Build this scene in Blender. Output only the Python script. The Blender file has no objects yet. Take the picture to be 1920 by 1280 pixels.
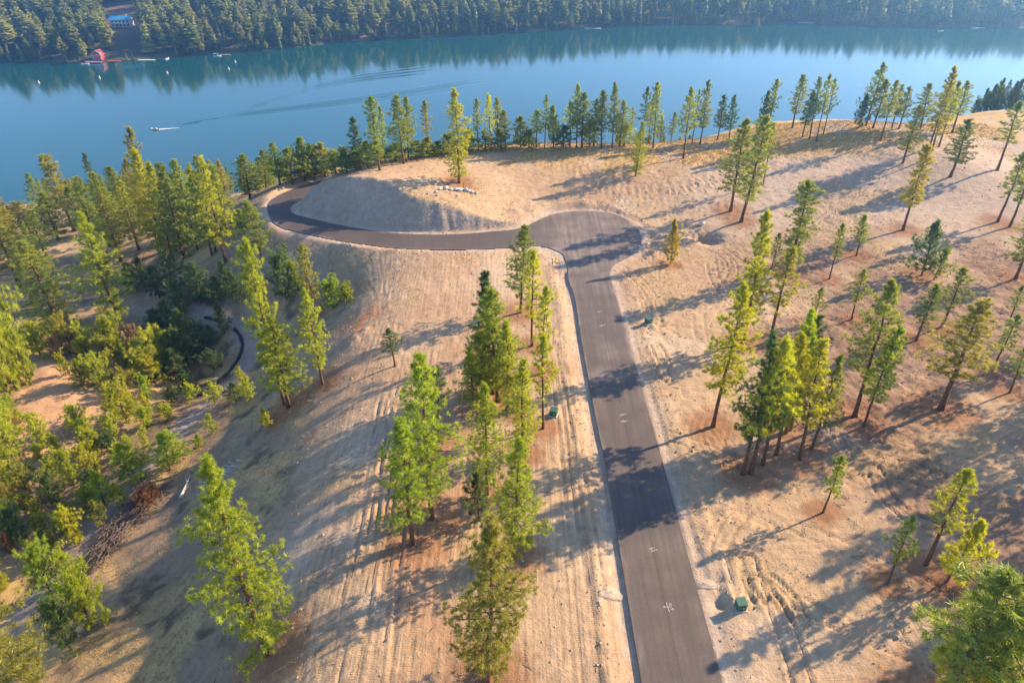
import bpy, math, random
import numpy as np
from mathutils import Vector, Matrix

SKY_STRENGTH = 0.15
EXPOSURE = 1.44
WATER_RGB = (0.004, 0.060, 0.066)
HAZE_DENSITY = 0.00036
HAZE_RGB = (0.27, 0.57, 1.0)

# ------------------------------------------------------------------ camera, sky, sun, exposure
scene = bpy.context.scene
cam_data = bpy.data.cameras.new("camera")
cam_data.sensor_width = 36.0
cam_data.lens = 36.0 * 1335.0 / 1920.0
cam_data.clip_start = 0.5
cam_data.clip_end = 9000.0
cam = bpy.data.objects.new("camera", cam_data)
cam.location = (0.0, 0.0, 60.0)
cam.rotation_euler = (math.radians(90.0 - 32.7), 0.0, 0.0)
scene.collection.objects.link(cam)
scene.camera = cam

SUN_EL = math.radians(27.5)
SUN_AZ = math.atan2(0.912, 0.41)            # clockwise from +Y
world = bpy.data.worlds.new("World")
scene.world = world
world.use_nodes = True
wn = world.node_tree
sky = wn.nodes.new("ShaderNodeTexSky")
sky.sky_type = 'NISHITA'
sky.sun_disc = False
sky.sun_elevation = SUN_EL
sky.sun_rotation = SUN_AZ
sky.altitude = 500.0
sky.air_density = 0.9
sky.dust_density = 0.7
sky.ozone_density = 3.5
wn.nodes["Background"].inputs["Strength"].default_value = SKY_STRENGTH
wn.links.new(sky.outputs[0], wn.nodes["Background"].inputs["Color"])

sun_data = bpy.data.lights.new("sun", 'SUN')
sun_data.energy = 5.0
sun_data.angle = math.radians(0.55)
sun_data.color = (1.0, 0.765, 0.48)
sun = bpy.data.objects.new("sun", sun_data)
to_sun = Vector((math.sin(SUN_AZ) * math.cos(SUN_EL), math.cos(SUN_AZ) * math.cos(SUN_EL), math.sin(SUN_EL)))
sun.rotation_euler = to_sun.to_track_quat('Z', 'Y').to_euler()
sun.location = to_sun * 400
scene.collection.objects.link(sun)

vs = scene.view_settings
vs.view_transform = 'Standard'
vs.look = 'None'
vs.exposure = EXPOSURE
vs.gamma = 1.0
vs.use_curve_mapping = False
scene.cycles.max_bounces = 5
scene.cycles.diffuse_bounces = 2
scene.cycles.glossy_bounces = 2
scene.cycles.transmission_bounces = 2
scene.cycles.transparent_max_bounces = 6
scene.cycles.volume_bounces = 0
scene.cycles.use_denoising = True
scene.cycles.caustics_reflective = False
scene.cycles.caustics_refractive = False

# ------------------------------------------------------------------ helpers
COL = scene.collection

def link(o, parent=None):
    COL.objects.link(o)
    if parent is not None:
        o.parent = parent
    return o

def empty(name, loc=(0, 0, 0), rz=0.0, parent=None):
    o = bpy.data.objects.new(name, None)
    o.location = loc
    o.rotation_euler = (0, 0, rz)
    o.empty_display_size = 0.5
    return link(o, parent)

def tag(o, label=None, cat=None, group=None, kind=None):
    if label: o["label"] = label
    if cat: o["category"] = cat
    if group: o["group"] = group
    if kind: o["kind"] = kind
    return o

def np_mesh(name, V, Fc, mats, smooth=False, fmat=None):
    """mesh from arrays; Fc is (n,3) or (n,4)"""
    V = np.ascontiguousarray(V, np.float32); Fc = np.ascontiguousarray(Fc, np.int32)
    me = bpy.data.meshes.new(name)
    n, k = Fc.shape
    me.vertices.add(len(V)); me.vertices.foreach_set("co", V.ravel())
    me.loops.add(n * k); me.loops.foreach_set("vertex_index", Fc.ravel())
    me.polygons.add(n); me.polygons.foreach_set("loop_start", np.arange(0, n * k, k, dtype=np.int32))
    for m in mats: me.materials.append(m)
    if fmat is not None: me.polygons.foreach_set("material_index", np.ascontiguousarray(fmat, np.int32))
    me.polygons.foreach_set("use_smooth", np.full(n, smooth, bool))
    me.update(calc_edges=True)
    return me

def float_attr(me, name, vals):
    a = me.attributes.new(name, 'FLOAT', 'POINT')
    a.data.foreach_set("value", np.ascontiguousarray(vals, np.float32))

def color_attr(me, name, rgb):
    a = me.attributes.new(name, 'FLOAT_COLOR', 'POINT')
    c = np.ones((len(rgb), 4), np.float32); c[:, :3] = rgb
    a.data.foreach_set("color", c.ravel())

class MB:
    """collects shapes for one mesh object"""
    def __init__(s): s.v = []; s.f = []
    def add(s, v, f):
        o = len(s.v); s.v += [tuple(p) for p in v]; s.f += [tuple(i + o for i in q) for q in f]; return s
    def box(s, c, d, rz=0.0, taper=1.0):
        x, y, z = d[0] / 2, d[1] / 2, d[2] / 2
        ca, sa = math.cos(rz), math.sin(rz)
        v = []
        for sz in (-1, 1):
            k = taper if sz > 0 else 1.0
            for sx, sy in ((-1, -1), (1, -1), (1, 1), (-1, 1)):
                a, b = sx * x * k, sy * y * k
                v.append((c[0] + a * ca - b * sa, c[1] + a * sa + b * ca, c[2] + sz * z))
        return s.add(v, [(3, 2, 1, 0), (4, 5, 6, 7), (0, 1, 5, 4), (1, 2, 6, 5), (2, 3, 7, 6), (3, 0, 4, 7)])
    def tube(s, pts, rad, n=6):
        pts = [Vector(p) for p in pts]
        rings = []
        for i, p in enumerate(pts):
            t = (pts[min(i + 1, len(pts) - 1)] - pts[max(i - 1, 0)]).normalized()
            a = t.cross(Vector((0, 0, 1)) if abs(t.z) < 0.9 else Vector((1, 0, 0))).normalized(); b = t.cross(a)
            r = rad[i] if hasattr(rad, '__len__') else rad
            rings.append([p + (a * math.cos(k * 2 * math.pi / n) + b * math.sin(k * 2 * math.pi / n)) * r for k in range(n)])
        v = [q for r in rings for q in r]; f = []
        for i in range(len(rings) - 1):
            for k in range(n):
                f.append((i * n + k, i * n + (k + 1) % n, (i + 1) * n + (k + 1) % n, (i + 1) * n + k))
        f.append(tuple(range(n))[::-1]); f.append(tuple((len(rings) - 1) * n + k for k in range(n)))
        return s.add(v, f)
    def build(s, name, mat, parent=None, smooth=False, bevel=0.0):
        me = bpy.data.meshes.new(name); me.from_pydata(s.v, [], s.f); me.materials.append(mat)
        me.polygons.foreach_set("use_smooth", [smooth] * len(me.polygons)); me.update()
        o = link(bpy.data.objects.new(name, me), parent)
        if bevel:
            m = o.modifiers.new("bevel", 'BEVEL'); m.width = bevel; m.segments = 2; m.limit_method = 'ANGLE'
        return o

_lat = {}
def vnoise(X, Y, scale, seed):
    """smooth value noise in -1..1"""
    if seed not in _lat: _lat[seed] = np.random.RandomState(seed).uniform(-1, 1, (256, 256))
    L = _lat[seed]
    x = X / scale + 1000.3; y = Y / scale + 1000.7
    xi = np.floor(x).astype(int); yi = np.floor(y).astype(int)
    fx = x - xi; fy = y - yi
    fx = fx * fx * (3 - 2 * fx); fy = fy * fy * (3 - 2 * fy)
    a, b = L[xi & 255, yi & 255], L[(xi + 1) & 255, yi & 255]
    c, d = L[xi & 255, (yi + 1) & 255], L[(xi + 1) & 255, (yi + 1) & 255]
    return (a * (1 - fx) + b * fx) * (1 - fy) + (c * (1 - fx) + d * fx) * fy

def fbm(X, Y, scale, octs, seed):
    r = 0; a = 1.0; t = 0
    for i in range(octs):
        r = r + a * vnoise(X, Y, scale / 2 ** i, seed + i); t += a; a *= 0.55
    return r / t

def sstep(a, b, x):
    t = np.clip((x - a) / (b - a), 0, 1); return t * t * (3 - 2 * t)

# ------------------------------------------------------------------ materials
def nodes(name):
    m = bpy.data.materials.new(name); m.use_nodes = True
    return m, m.node_tree.nodes, m.node_tree.links, m.node_tree.nodes["Principled BSDF"]

def N(nt, kind, **kw):
    n = nt.new(kind)
    for k, v in kw.items():
        if k in n.inputs: n.inputs[k].default_value = v
        else: setattr(n, k, v)
    return n

def plain(name, rgb, rough=0.7, vary=0.25, scale=3.0, metal=0.0, bump=0.0):
    m, nt, lk, bs = nodes(name)
    tc = N(nt, "ShaderNodeTexCoord"); no = N(nt, "ShaderNodeTexNoise"); no.inputs["Scale"].default_value = scale; no.inputs["Detail"].default_value = 5.0
    lk.new(tc.outputs["Object"], no.inputs["Vector"])
    mx = N(nt, "ShaderNodeMix", data_type='RGBA'); lk.new(no.outputs["Fac"], mx.inputs["Factor"])
    mx.inputs["A"].default_value = tuple(c * (1 - vary) for c in rgb) + (1,); mx.inputs["B"].default_value = tuple(min(1, c * (1 + vary)) for c in rgb) + (1,)
    lk.new(mx.outputs["Result"], bs.inputs["Base Color"])
    bs.inputs["Roughness"].default_value = rough; bs.inputs["Metallic"].default_value = metal
    if bump:
        bp = N(nt, "ShaderNodeBump"); bp.inputs["Strength"].default_value = bump; bp.inputs["Distance"].default_value = 0.05
        lk.new(no.outputs["Fac"], bp.inputs["Height"]); lk.new(bp.outputs[0], bs.inputs["Normal"])
    return m

def ground_material():
    m, nt, lk, bs = nodes("dirt")
    at = N(nt, "ShaderNodeAttribute", attribute_name="tint")
    tc = N(nt, "ShaderNodeTexCoord")
    n1 = N(nt, "ShaderNodeTexNoise"); n1.inputs["Scale"].default_value = 0.9; n1.inputs["Detail"].default_value = 9.0; n1.inputs["Roughness"].default_value = 0.7
    lk.new(tc.outputs["Object"], n1.inputs["Vector"])
    mp = N(nt, "ShaderNodeMapping"); mp.inputs["Scale"].default_value = (2.2, 0.10, 1.0); lk.new(tc.outputs["Object"], mp.inputs["Vector"])
    n2 = N(nt, "ShaderNodeTexNoise"); n2.inputs["Scale"].default_value = 1.0; n2.inputs["Detail"].default_value = 6.0; lk.new(mp.outputs[0], n2.inputs["Vector"])
    st = N(nt, "ShaderNodeAttribute", attribute_name="streak")
    r1 = N(nt, "ShaderNodeMapRange"); lk.new(n1.outputs["Fac"], r1.inputs["Value"]); r1.inputs["From Min"].default_value = 0.25; r1.inputs["From Max"].default_value = 0.75; r1.inputs["To Min"].default_value = 0.72; r1.inputs["To Max"].default_value = 1.22
    r2 = N(nt, "ShaderNodeMapRange"); lk.new(n2.outputs["Fac"], r2.inputs["Value"]); r2.inputs["From Min"].default_value = 0.3; r2.inputs["From Max"].default_value = 0.7; r2.inputs["To Min"].default_value = -0.17; r2.inputs["To Max"].default_value = 0.12
    mm = N(nt, "ShaderNodeMath", operation='MULTIPLY_ADD'); lk.new(r2.outputs[0], mm.inputs[0]); lk.new(st.outputs["Fac"], mm.inputs[1]); lk.new(r1.outputs[0], mm.inputs[2])
    sc = N(nt, "ShaderNodeVectorMath", operation='SCALE'); lk.new(at.outputs["Color"], sc.inputs[0]); lk.new(mm.outputs[0], sc.inputs["Scale"])
    lk.new(sc.outputs[0], bs.inputs["Base Color"])
    bs.inputs["Roughness"].default_value = 0.95; bs.inputs["Specular IOR Level"].default_value = 0.15
    b1 = N(nt, "ShaderNodeBump"); b1.inputs["Strength"].default_value = 0.5; b1.inputs["Distance"].default_value = 0.32; lk.new(n1.outputs["Fac"], b1.inputs["Height"])
    ml = N(nt, "ShaderNodeMath", operation='MULTIPLY'); lk.new(n2.outputs["Fac"], ml.inputs[0]); lk.new(st.outputs["Fac"], ml.inputs[1])
    b2 = N(nt, "ShaderNodeBump"); b2.inputs["Strength"].default_value = 0.4; b2.inputs["Distance"].default_value = 0.2; lk.new(ml.outputs[0], b2.inputs["Height"]); lk.new(b1.outputs[0], b2.inputs["Normal"])
    n4 = N(nt, "ShaderNodeTexNoise"); n4.inputs["Scale"].default_value = 3.6; n4.inputs["Detail"].default_value = 5.0; n4.inputs["Roughness"].default_value = 0.65; lk.new(tc.outputs["Object"], n4.inputs["Vector"])
    b4 = N(nt, "ShaderNodeBump"); b4.inputs["Strength"].default_value = 0.4; b4.inputs["Distance"].default_value = 0.10; lk.new(n4.outputs["Fac"], b4.inputs["Height"]); lk.new(b2.outputs[0], b4.inputs["Normal"]); b2 = b4
    # tread ribs inside the wheel ruts
    tr = N(nt, "ShaderNodeAttribute", attribute_name="rut")
    wv = N(nt, "ShaderNodeTexWave", bands_direction='Y'); wv.inputs["Scale"].default_value = 1.3; wv.inputs["Distortion"].default_value = 2.0; wv.inputs["Detail"].default_value = 1.0; lk.new(tc.outputs["Object"], wv.inputs["Vector"])
    m3 = N(nt, "ShaderNodeMath", operation='MULTIPLY'); lk.new(wv.outputs["Fac"], m3.inputs[0]); lk.new(tr.outputs["Fac"], m3.inputs[1])
    b3 = N(nt, "ShaderNodeBump"); b3.inputs["Strength"].default_value = 0.5; b3.inputs["Distance"].default_value = 0.05; lk.new(m3.outputs[0], b3.inputs["Height"]); lk.new(b2.outputs[0], b3.inputs["Normal"])
    lk.new(b3.outputs[0], bs.inputs["Normal"])
    return m

def asphalt_material():
    m, nt, lk, bs = nodes("asphalt")
    tc = N(nt, "ShaderNodeTexCoord"); at = N(nt, "ShaderNodeAttribute", attribute_name="dust")
    mp = N(nt, "ShaderNodeMapping"); mp.inputs["Scale"].default_value = (1.6, 0.06, 1.0); lk.new(tc.outputs["Object"], mp.inputs["Vector"])
    n2 = N(nt, "ShaderNodeTexNoise"); n2.inputs["Scale"].default_value = 1.0; n2.inputs["Detail"].default_value = 5.0; lk.new(mp.outputs[0], n2.inputs["Vector"])
    n1 = N(nt, "ShaderNodeTexNoise"); n1.inputs["Scale"].default_value = 0.35; n1.inputs["Detail"].default_value = 8.0; lk.new(tc.outputs["Object"], n1.inputs["Vector"])
    n3 = N(nt, "ShaderNodeTexNoise"); n3.inputs["Scale"].default_value = 9.0; n3.inputs["Detail"].default_value = 3.0; lk.new(tc.outputs["Object"], n3.inputs["Vector"])
    a1 = N(nt, "ShaderNodeMath", operation='MULTIPLY'); lk.new(n1.outputs["Fac"], a1.inputs[0]); lk.new(n2.outputs["Fac"], a1.inputs[1])
    r1 = N(nt, "ShaderNodeMapRange"); lk.new(a1.outputs[0], r1.inputs["Value"]); r1.inputs["From Min"].default_value = 0.15; r1.inputs["From Max"].default_value = 0.4; r1.inputs["To Min"].default_value = 0.25; r1.inputs["To Max"].default_value = 1.0
    a2 = N(nt, "ShaderNodeMath", operation='MULTIPLY'); lk.new(r1.outputs[0], a2.inputs[0]); lk.new(at.outputs["Fac"], a2.inputs[1]); a2.use_clamp = True
    mx = N(nt, "ShaderNodeMix", data_type='RGBA'); lk.new(a2.outputs[0], mx.inputs["Factor"])
    mx.inputs["A"].default_value = (0.060, 0.045, 0.040, 1); mx.inputs["B"].default_value = (0.22, 0.17, 0.145, 1)
    sp = N(nt, "ShaderNodeMapRange"); lk.new(n3.outputs["Fac"], sp.inputs["Value"]); sp.inputs["From Min"].default_value = 0.3; sp.inputs["From Max"].default_value = 0.7; sp.inputs["To Min"].default_value = 0.82; sp.inputs["To Max"].default_value = 1.15
    sc = N(nt, "ShaderNodeVectorMath", operation='SCALE'); lk.new(mx.outputs["Result"], sc.inputs[0]); lk.new(sp.outputs[0], sc.inputs["Scale"])
    jt = N(nt, "ShaderNodeAttribute", attribute_name="joint")
    jm = N(nt, "ShaderNodeMath", operation='ABSOLUTE'); lk.new(jt.outputs["Fac"], jm.inputs[0])
    jr = N(nt, "ShaderNodeMapRange"); lk.new(jm.outputs[0], jr.inputs["Value"]); jr.inputs["From Min"].default_value = 0.02; jr.inputs["From Max"].default_value = 0.07; jr.inputs["To Min"].default_value = 0.62; jr.inputs["To Max"].default_value = 1.0
    s2 = N(nt, "ShaderNodeVectorMath", operation='SCALE'); lk.new(sc.outputs[0], s2.inputs[0]); lk.new(jr.outputs[0], s2.inputs["Scale"])
    lk.new(s2.outputs[0], bs.inputs["Base Color"])
    bs.inputs["Roughness"].default_value = 0.8
    bp = N(nt, "ShaderNodeBump"); bp.inputs["Strength"].default_value = 0.25; bp.inputs["Distance"].default_value = 0.03; lk.new(n3.outputs["Fac"], bp.inputs["Height"]); lk.new(bp.outputs[0], bs.inputs["Normal"])
    return m

def needle_material(name, transl=0.42, sat=1.0):
    m, nt, lk, bs = nodes(name)
    oi = N(nt, "ShaderNodeObjectInfo"); at = N(nt, "ShaderNodeAttribute", attribute_name="tone")
    r = N(nt, "ShaderNodeMapRange"); lk.new(at.outputs["Fac"], r.inputs["Value"]); r.inputs["To Min"].default_value = 0.62; r.inputs["To Max"].default_value = 1.4
    sc = N(nt, "ShaderNodeVectorMath", operation='SCALE'); lk.new(oi.outputs["Color"], sc.inputs[0]); lk.new(r.outputs[0], sc.inputs["Scale"])
    hs = N(nt, "ShaderNodeHueSaturation"); lk.new(sc.outputs[0], hs.inputs["Color"])
    hr = N(nt, "ShaderNodeMapRange"); lk.new(at.outputs["Fac"], hr.inputs["Value"]); hr.inputs["To Min"].default_value = 0.515; hr.inputs["To Max"].default_value = 0.488
    lk.new(hr.outputs[0], hs.inputs["Hue"])
    df = N(nt, "ShaderNodeBsdfDiffuse"); tl = N(nt, "ShaderNodeBsdfTranslucent"); gl = N(nt, "ShaderNodeBsdfGlossy"); gl.inputs["Roughness"].default_value = 0.45; gl.inputs["Color"].default_value = (0.9, 0.9, 0.8, 1)
    lk.new(hs.outputs[0], df.inputs["Color"])
    h2 = N(nt, "ShaderNodeHueSaturation"); h2.inputs["Hue"].default_value = 0.487; h2.inputs["Saturation"].default_value = 1.1; h2.inputs["Value"].default_value = 1.45
    lk.new(hs.outputs[0], h2.inputs["Color"]); lk.new(h2.outputs[0], tl.inputs["Color"])
    mx = N(nt, "ShaderNodeMixShader"); mx.inputs[0].default_value = transl; lk.new(df.outputs[0], mx.inputs[1]); lk.new(tl.outputs[0], mx.inputs[2])
    m2 = N(nt, "ShaderNodeMixShader"); m2.inputs[0].default_value = 0.035; lk.new(mx.outputs[0], m2.inputs[1]); lk.new(gl.outputs[0], m2.inputs[2])
    lk.new(m2.outputs[0], nt["Material Output"].inputs["Surface"])
    nt.remove(bs)
    return m

def bark_material():
    m, nt, lk, bs = nodes("bark")
    tc = N(nt, "ShaderNodeTexCoord"); mp = N(nt, "ShaderNodeMapping"); mp.inputs["Scale"].default_value = (5, 5, 1.2); lk.new(tc.outputs["Object"], mp.inputs["Vector"])
    no = N(nt, "ShaderNodeTexNoise"); no.inputs["Scale"].default_value = 1.6; no.inputs["Detail"].default_value = 6.0; lk.new(mp.outputs[0], no.inputs["Vector"])
    rp = N(nt, "ShaderNodeValToRGB"); lk.new(no.outputs["Fac"], rp.inputs["Fac"])
    rp.color_ramp.elements[0].position = 0.35; rp.color_ramp.elements[0].color = (0.045, 0.025, 0.017, 1)
    rp.color_ramp.elements[1].position = 0.7; rp.color_ramp.elements[1].color = (0.26, 0.115, 0.055, 1)
    lk.new(rp.outputs[0], bs.inputs["Base Color"]); bs.inputs["Roughness"].default_value = 0.9
    bp = N(nt, "ShaderNodeBump"); bp.inputs["Strength"].default_value = 0.6; bp.inputs["Distance"].default_value = 0.08; lk.new(no.outputs["Fac"], bp.inputs["Height"]); lk.new(bp.outputs[0], bs.inputs["Normal"])
    return m

def water_material():
    m, nt, lk, bs = nodes("lake_water")
    tc = N(nt, "ShaderNodeTexCoord")
    mp = N(nt, "ShaderNodeMapping"); mp.inputs["Scale"].default_value = (0.35, 0.8, 1.0); lk.new(tc.outputs["Object"], mp.inputs["Vector"])
    n1 = N(nt, "ShaderNodeTexNoise"); n1.inputs["Scale"].default_value = 0.55; n1.inputs["Detail"].default_value = 3.0; lk.new(mp.outputs[0], n1.inputs["Vector"])
    n2 = N(nt, "ShaderNodeTexNoise"); n2.inputs["Scale"].default_value = 0.012; n2.inputs["Detail"].default_value = 3.0; lk.new(mp.outputs[0], n2.inputs["Vector"])
    r = N(nt, "ShaderNodeMapRange"); lk.new(n2.outputs["Fac"], r.inputs["Value"]); r.inputs["From Min"].default_value = 0.4; r.inputs["From Max"].default_value = 0.65; r.inputs["To Min"].default_value = 0.008; r.inputs["To Max"].default_value = 0.05
    bp = N(nt, "ShaderNodeBump"); bp.inputs["Distance"].default_value = 0.5; lk.new(r.outputs[0], bp.inputs["Strength"]); lk.new(n1.outputs["Fac"], bp.inputs["Height"])
    lk.new(bp.outputs[0], bs.inputs["Normal"])
    bs.inputs["Base Color"].default_value = WATER_RGB + (1,)
    bs.inputs["Roughness"].default_value = 0.09; bs.inputs["IOR"].default_value = 1.333; bs.inputs["Specular IOR Level"].default_value = 0.85
    return m

M = {}
M['ground'] = ground_material()
M['asphalt'] = asphalt_material()
M['needles'] = needle_material("pine_needles", 0.52)
M['far_needles'] = needle_material("conifer_needles", 0.45)
M['bark'] = bark_material()
M['limb'] = plain("limb_bark", (0.10, 0.075, 0.055), 0.9, 0.4, 6.0)
M['water'] = water_material()
M['white'] = plain("white_paint", (0.78, 0.77, 0.74), 0.5, 0.08, 8.0)
M['paint'] = plain("survey_paint", (0.40, 0.37, 0.35), 0.8, 0.15, 20.0)
M['red'] = plain("red_paint", (0.42, 0.05, 0.05), 0.6, 0.2, 2.0)
M['blue_roof'] = plain("blue_roof_metal", (0.05, 0.28, 0.50), 0.4, 0.15, 1.5)
M['glass'] = plain("dark_window_glass", (0.03, 0.045, 0.06), 0.08, 0.1, 1.0)
M['green_box'] = plain("green_enclosure_paint", (0.035, 0.11, 0.065), 0.45, 0.15, 4.0)
M['concrete'] = plain("concrete", (0.38, 0.36, 0.33), 0.85, 0.2, 6.0, bump=0.2)
M['yellow'] = plain("yellow_paint", (0.75, 0.50, 0.03), 0.45, 0.12, 6.0)
M['black'] = plain("black_fabric", (0.012, 0.012, 0.013), 0.8, 0.4, 5.0)
M['rock'] = plain("pale_rock", (0.52, 0.49, 0.45), 0.85, 0.3, 1.6, bump=0.5)
M['gravel'] = plain("pale_gravel", (0.33, 0.265, 0.205), 0.95, 0.35, 5.0, bump=0.8)
M['deadwood'] = plain("grey_deadwood", (0.40, 0.37, 0.34), 0.85, 0.35, 4.0)
M['twig'] = plain("brown_twigs", (0.13, 0.095, 0.075), 0.95, 0.5, 2.0)
M['wood'] = plain("weathered_planks", (0.33, 0.28, 0.23), 0.85, 0.25, 3.0)
M['stake'] = plain("stake_wood", (0.30, 0.14, 0.08), 0.8, 0.2, 6.0)
M['straw'] = plain("dry_straw", (0.34, 0.235, 0.11), 0.9, 0.4, 0.35)
M['clod'] = plain("dirt_clods", (0.40, 0.30, 0.21), 0.95, 0.35, 1.2)
M['orange_buoy'] = plain("buoy_plastic", (0.80, 0.52, 0.30), 0.4, 0.1, 4.0)
M['hull'] = plain("boat_hull", (0.75, 0.73, 0.70), 0.3, 0.1, 2.0)
M['teal'] = plain("teal_canopy", (0.05, 0.30, 0.33), 0.6, 0.15, 2.0)
M['foam'] = plain("white_foam", (0.8, 0.82, 0.82), 0.7, 0.1, 2.0)

# ------------------------------------------------------------------ survey of the place (metres; camera at the origin, lake 60 m below the road)
SPOTS = [(9.0,37.0,0.0),(-2.9,37.3,-0.5),(-12.5,37.4,-0.6),(-17.4,37.7,-1.0),(7.7,62.7,0.0),(-3.8,63.1,-0.3),(-15.4,63.3,-0.5),(-20.8,64.0,-1.2),(7.4,91.9,0.0),(-4.9,91.9,0.0),(-16.6,92.7,-0.5),(-22.5,93.3,-0.9),(3.9,114.9,0.0),(-10.6,114.9,0.0),(-21.5,115.9,-0.5),(-24.5,109.7,-1.5),(-27.1,66.5,-3.6),(-35.9,71.9,-8.8),(-45.5,77.2,-13.8),(-54.5,82.5,-15.5),(-57.6,81.8,-16.0),(-25.0,49.7,-3.0),(-33.4,54.2,-8.6),(-44.1,58.4,-14.0),(-52.3,60.2,-16.3),(-60.0,62.5,-17.0),(-33.8,85.2,-6.5),(-41.4,91.4,-11.0),(-50.9,96.3,-14.8),(-55.3,94.9,-16.0),(-29.0,87.0,-3.5),(-38.3,107.5,-9.0),(-46.9,114.5,-13.5),(-51.2,114.9,-15.0),(-56.6,119.9,-17.0),(-34.6,118.6,-6.5),(-43.7,127.6,-11.5),(-55.1,133.8,-15.0),(-35.2,124.2,-2.5),(-43.7,131.6,-5.0),(-55.7,139.1,-10.0),(-66.0,150.6,-13.0),(-76.7,149.4,-18.0),(-84.6,140.9,-19.0),(-59.7,126.6,-16.0),(-76.8,134.1,-18.5),(-68.3,120.6,-20.0),(-60.0,113.5,-19.0),(-77.3,122.3,-18.5),(-83.6,106.0,-15.0),(-74.8,107.4,-16.0),(-97.1,118.0,-17.0),(-75.9,91.5,-15.5),(-82.4,90.9,-15.0),(-68.2,89.2,-17.0),(-73.2,74.5,-16.5),(-68.7,76.4,-18.5),(-63.0,74.9,-18.0),(-64.2,62.4,-19.0),(-60.7,50.2,-18.0),(-44.0,45.1,-13.0),(-33.9,43.2,-10.0),(-24.4,39.5,-4.0),(-81.1,126.4,-18.5),(-93.7,126.0,-18.5),(-119.0,152.1,-22.0),(-138.2,178.7,-25.0),(-136.9,191.5,-26.0),(-114.1,184.9,-23.0),(-93.1,173.7,-18.0),(-76.7,163.6,-12.0),(-64.1,153.7,-5.0),(-59.2,164.1,-2.5),(-54.7,176.7,-3.0),(-45.5,184.4,-4.0),(21.0,37.0,0.0),(30.2,36.7,0.6),(41.3,36.1,1.5),(28.0,62.5,0.2),(43.3,61.7,1.0),(58.0,60.6,2.0),(27.9,91.6,0.2),(51.6,90.1,1.2),(74.1,88.1,2.5),(28.8,119.2,0.0),(52.8,117.2,1.0),(80.5,114.9,2.2),(33.6,139.0,0.0),(60.3,140.0,2.0),(86.7,137.6,3.0),(102.3,136.3,3.5),(16.4,147.1,0.3),(28.6,151.1,1.2),(54.3,159.3,3.2),(80.9,165.2,5.0),(101.2,157.4,7.6),(120.2,163.7,5.5),(45.6,177.0,4.5),(68.2,186.3,6.5),(88.1,184.9,8.0),(107.8,182.8,7.5),(133.9,192.0,7.0),(4.6,143.6,0.5),(-1.1,141.9,1.2),(-6.9,144.9,3.6),(-11.7,149.7,4.8),(-18.3,146.5,6.0),(-27.0,144.8,7.2),(-36.7,147.7,6.5),(-38.5,145.0,6.3),(-28.8,141.6,7.0),(-22.1,140.4,5.6),(-14.3,138.7,4.3),(-6.6,138.3,2.1),(-7.4,160.0,5.5),(4.9,160.1,4.2),(17.4,161.2,3.8),(-19.6,160.4,6.6),(-28.3,152.7,7.0),(-12.7,167.3,6.0),(-1.3,169.9,5.8),(11.7,171.4,5.6),(25.0,173.5,5.2),(-33.3,169.9,3.0),(-33.3,184.9,-3.5),(-33.3,219.9,-21.5),(-33.3,259.9,-41.5),(-33.3,291.9,-60.0),(-33.3,319.9,-67.0),(-12.7,177.3,4.5),(-12.7,192.3,-2.0),(-12.7,227.3,-20.0),(-12.7,267.3,-40.0),(-12.7,299.3,-60.0),(-12.7,327.3,-67.0),(11.7,181.4,4.1),(11.7,196.4,-2.4),(11.7,231.4,-20.4),(11.7,271.4,-40.4),(11.7,303.4,-60.0),(11.7,331.4,-67.0),(45.6,187.0,3.0),(45.6,202.0,-3.5),(45.6,237.0,-21.5),(45.6,277.0,-41.5),(45.6,309.0,-60.0),(45.6,337.0,-67.0),(68.2,196.3,5.0),(68.2,211.3,-1.5),(68.2,246.3,-19.5),(68.2,286.3,-39.5),(68.2,318.3,-60.0),(68.2,346.3,-67.0),(88.1,194.9,6.5),(88.1,209.9,0.0),(88.1,244.9,-18.0),(88.1,284.9,-38.0),(88.1,316.9,-60.0),(88.1,344.9,-67.0),(107.8,192.8,6.0),(107.8,207.8,-0.5),(107.8,242.8,-18.5),(107.8,282.8,-38.5),(107.8,314.8,-60.0),(107.8,342.8,-67.0),(137.0,207.2,5.5),(137.0,222.2,-1.0),(137.0,257.2,-19.0),(137.0,297.2,-39.0),(137.0,329.2,-60.0),(137.0,357.2,-67.0),(166.2,207.2,5.5),(166.2,222.2,-1.0),(166.2,257.2,-19.0),(166.2,297.2,-39.0),(166.2,329.2,-60.0),(166.2,357.2,-67.0),(-300.0,285.0,-60.0),(-200.0,300.0,-60.0),(-100.0,306.0,-60.0),(-200.0,240.0,-38.0),(-100.0,250.0,-36.0),(-60.0,230.0,-24.0),(-300.0,230.0,-45.0),(-200.0,100.0,-22.0),(-160.0,40.0,-20.0),(-120.0,0.0,-20.0),(-60.0,-30.0,-10.0),(40.0,-30.0,0.0),(120.0,-20.0,3.0),(200.0,80.0,5.0),(250.0,160.0,6.0),(300.0,60.0,8.0),(-260.0,150.0,-28.0),(-400.0,120.0,-30.0),(-500.0,200.0,-52.0),(350.0,250.0,6.0),(450.0,300.0,2.0)]
NEAR_SHORE = [(-900,190),(-500,225),(-300,290),(-200,305),(-100,312),(-33,292),(-13,299),(12,303),(46,309),(68,318),(88,317),(108,315),(137,329),(166,329),(400,420),(900,500)]
FAR_SHORE = [(-1500,560),(-517,600),(-411,602),(-342,600),(-302,606),(-262,628),(-210,646),(-154,685),(-26,722),(74,758),(174,786),(247,776),(297,796),(363,770),(507,761),(650,755),(1800,775)]
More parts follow.
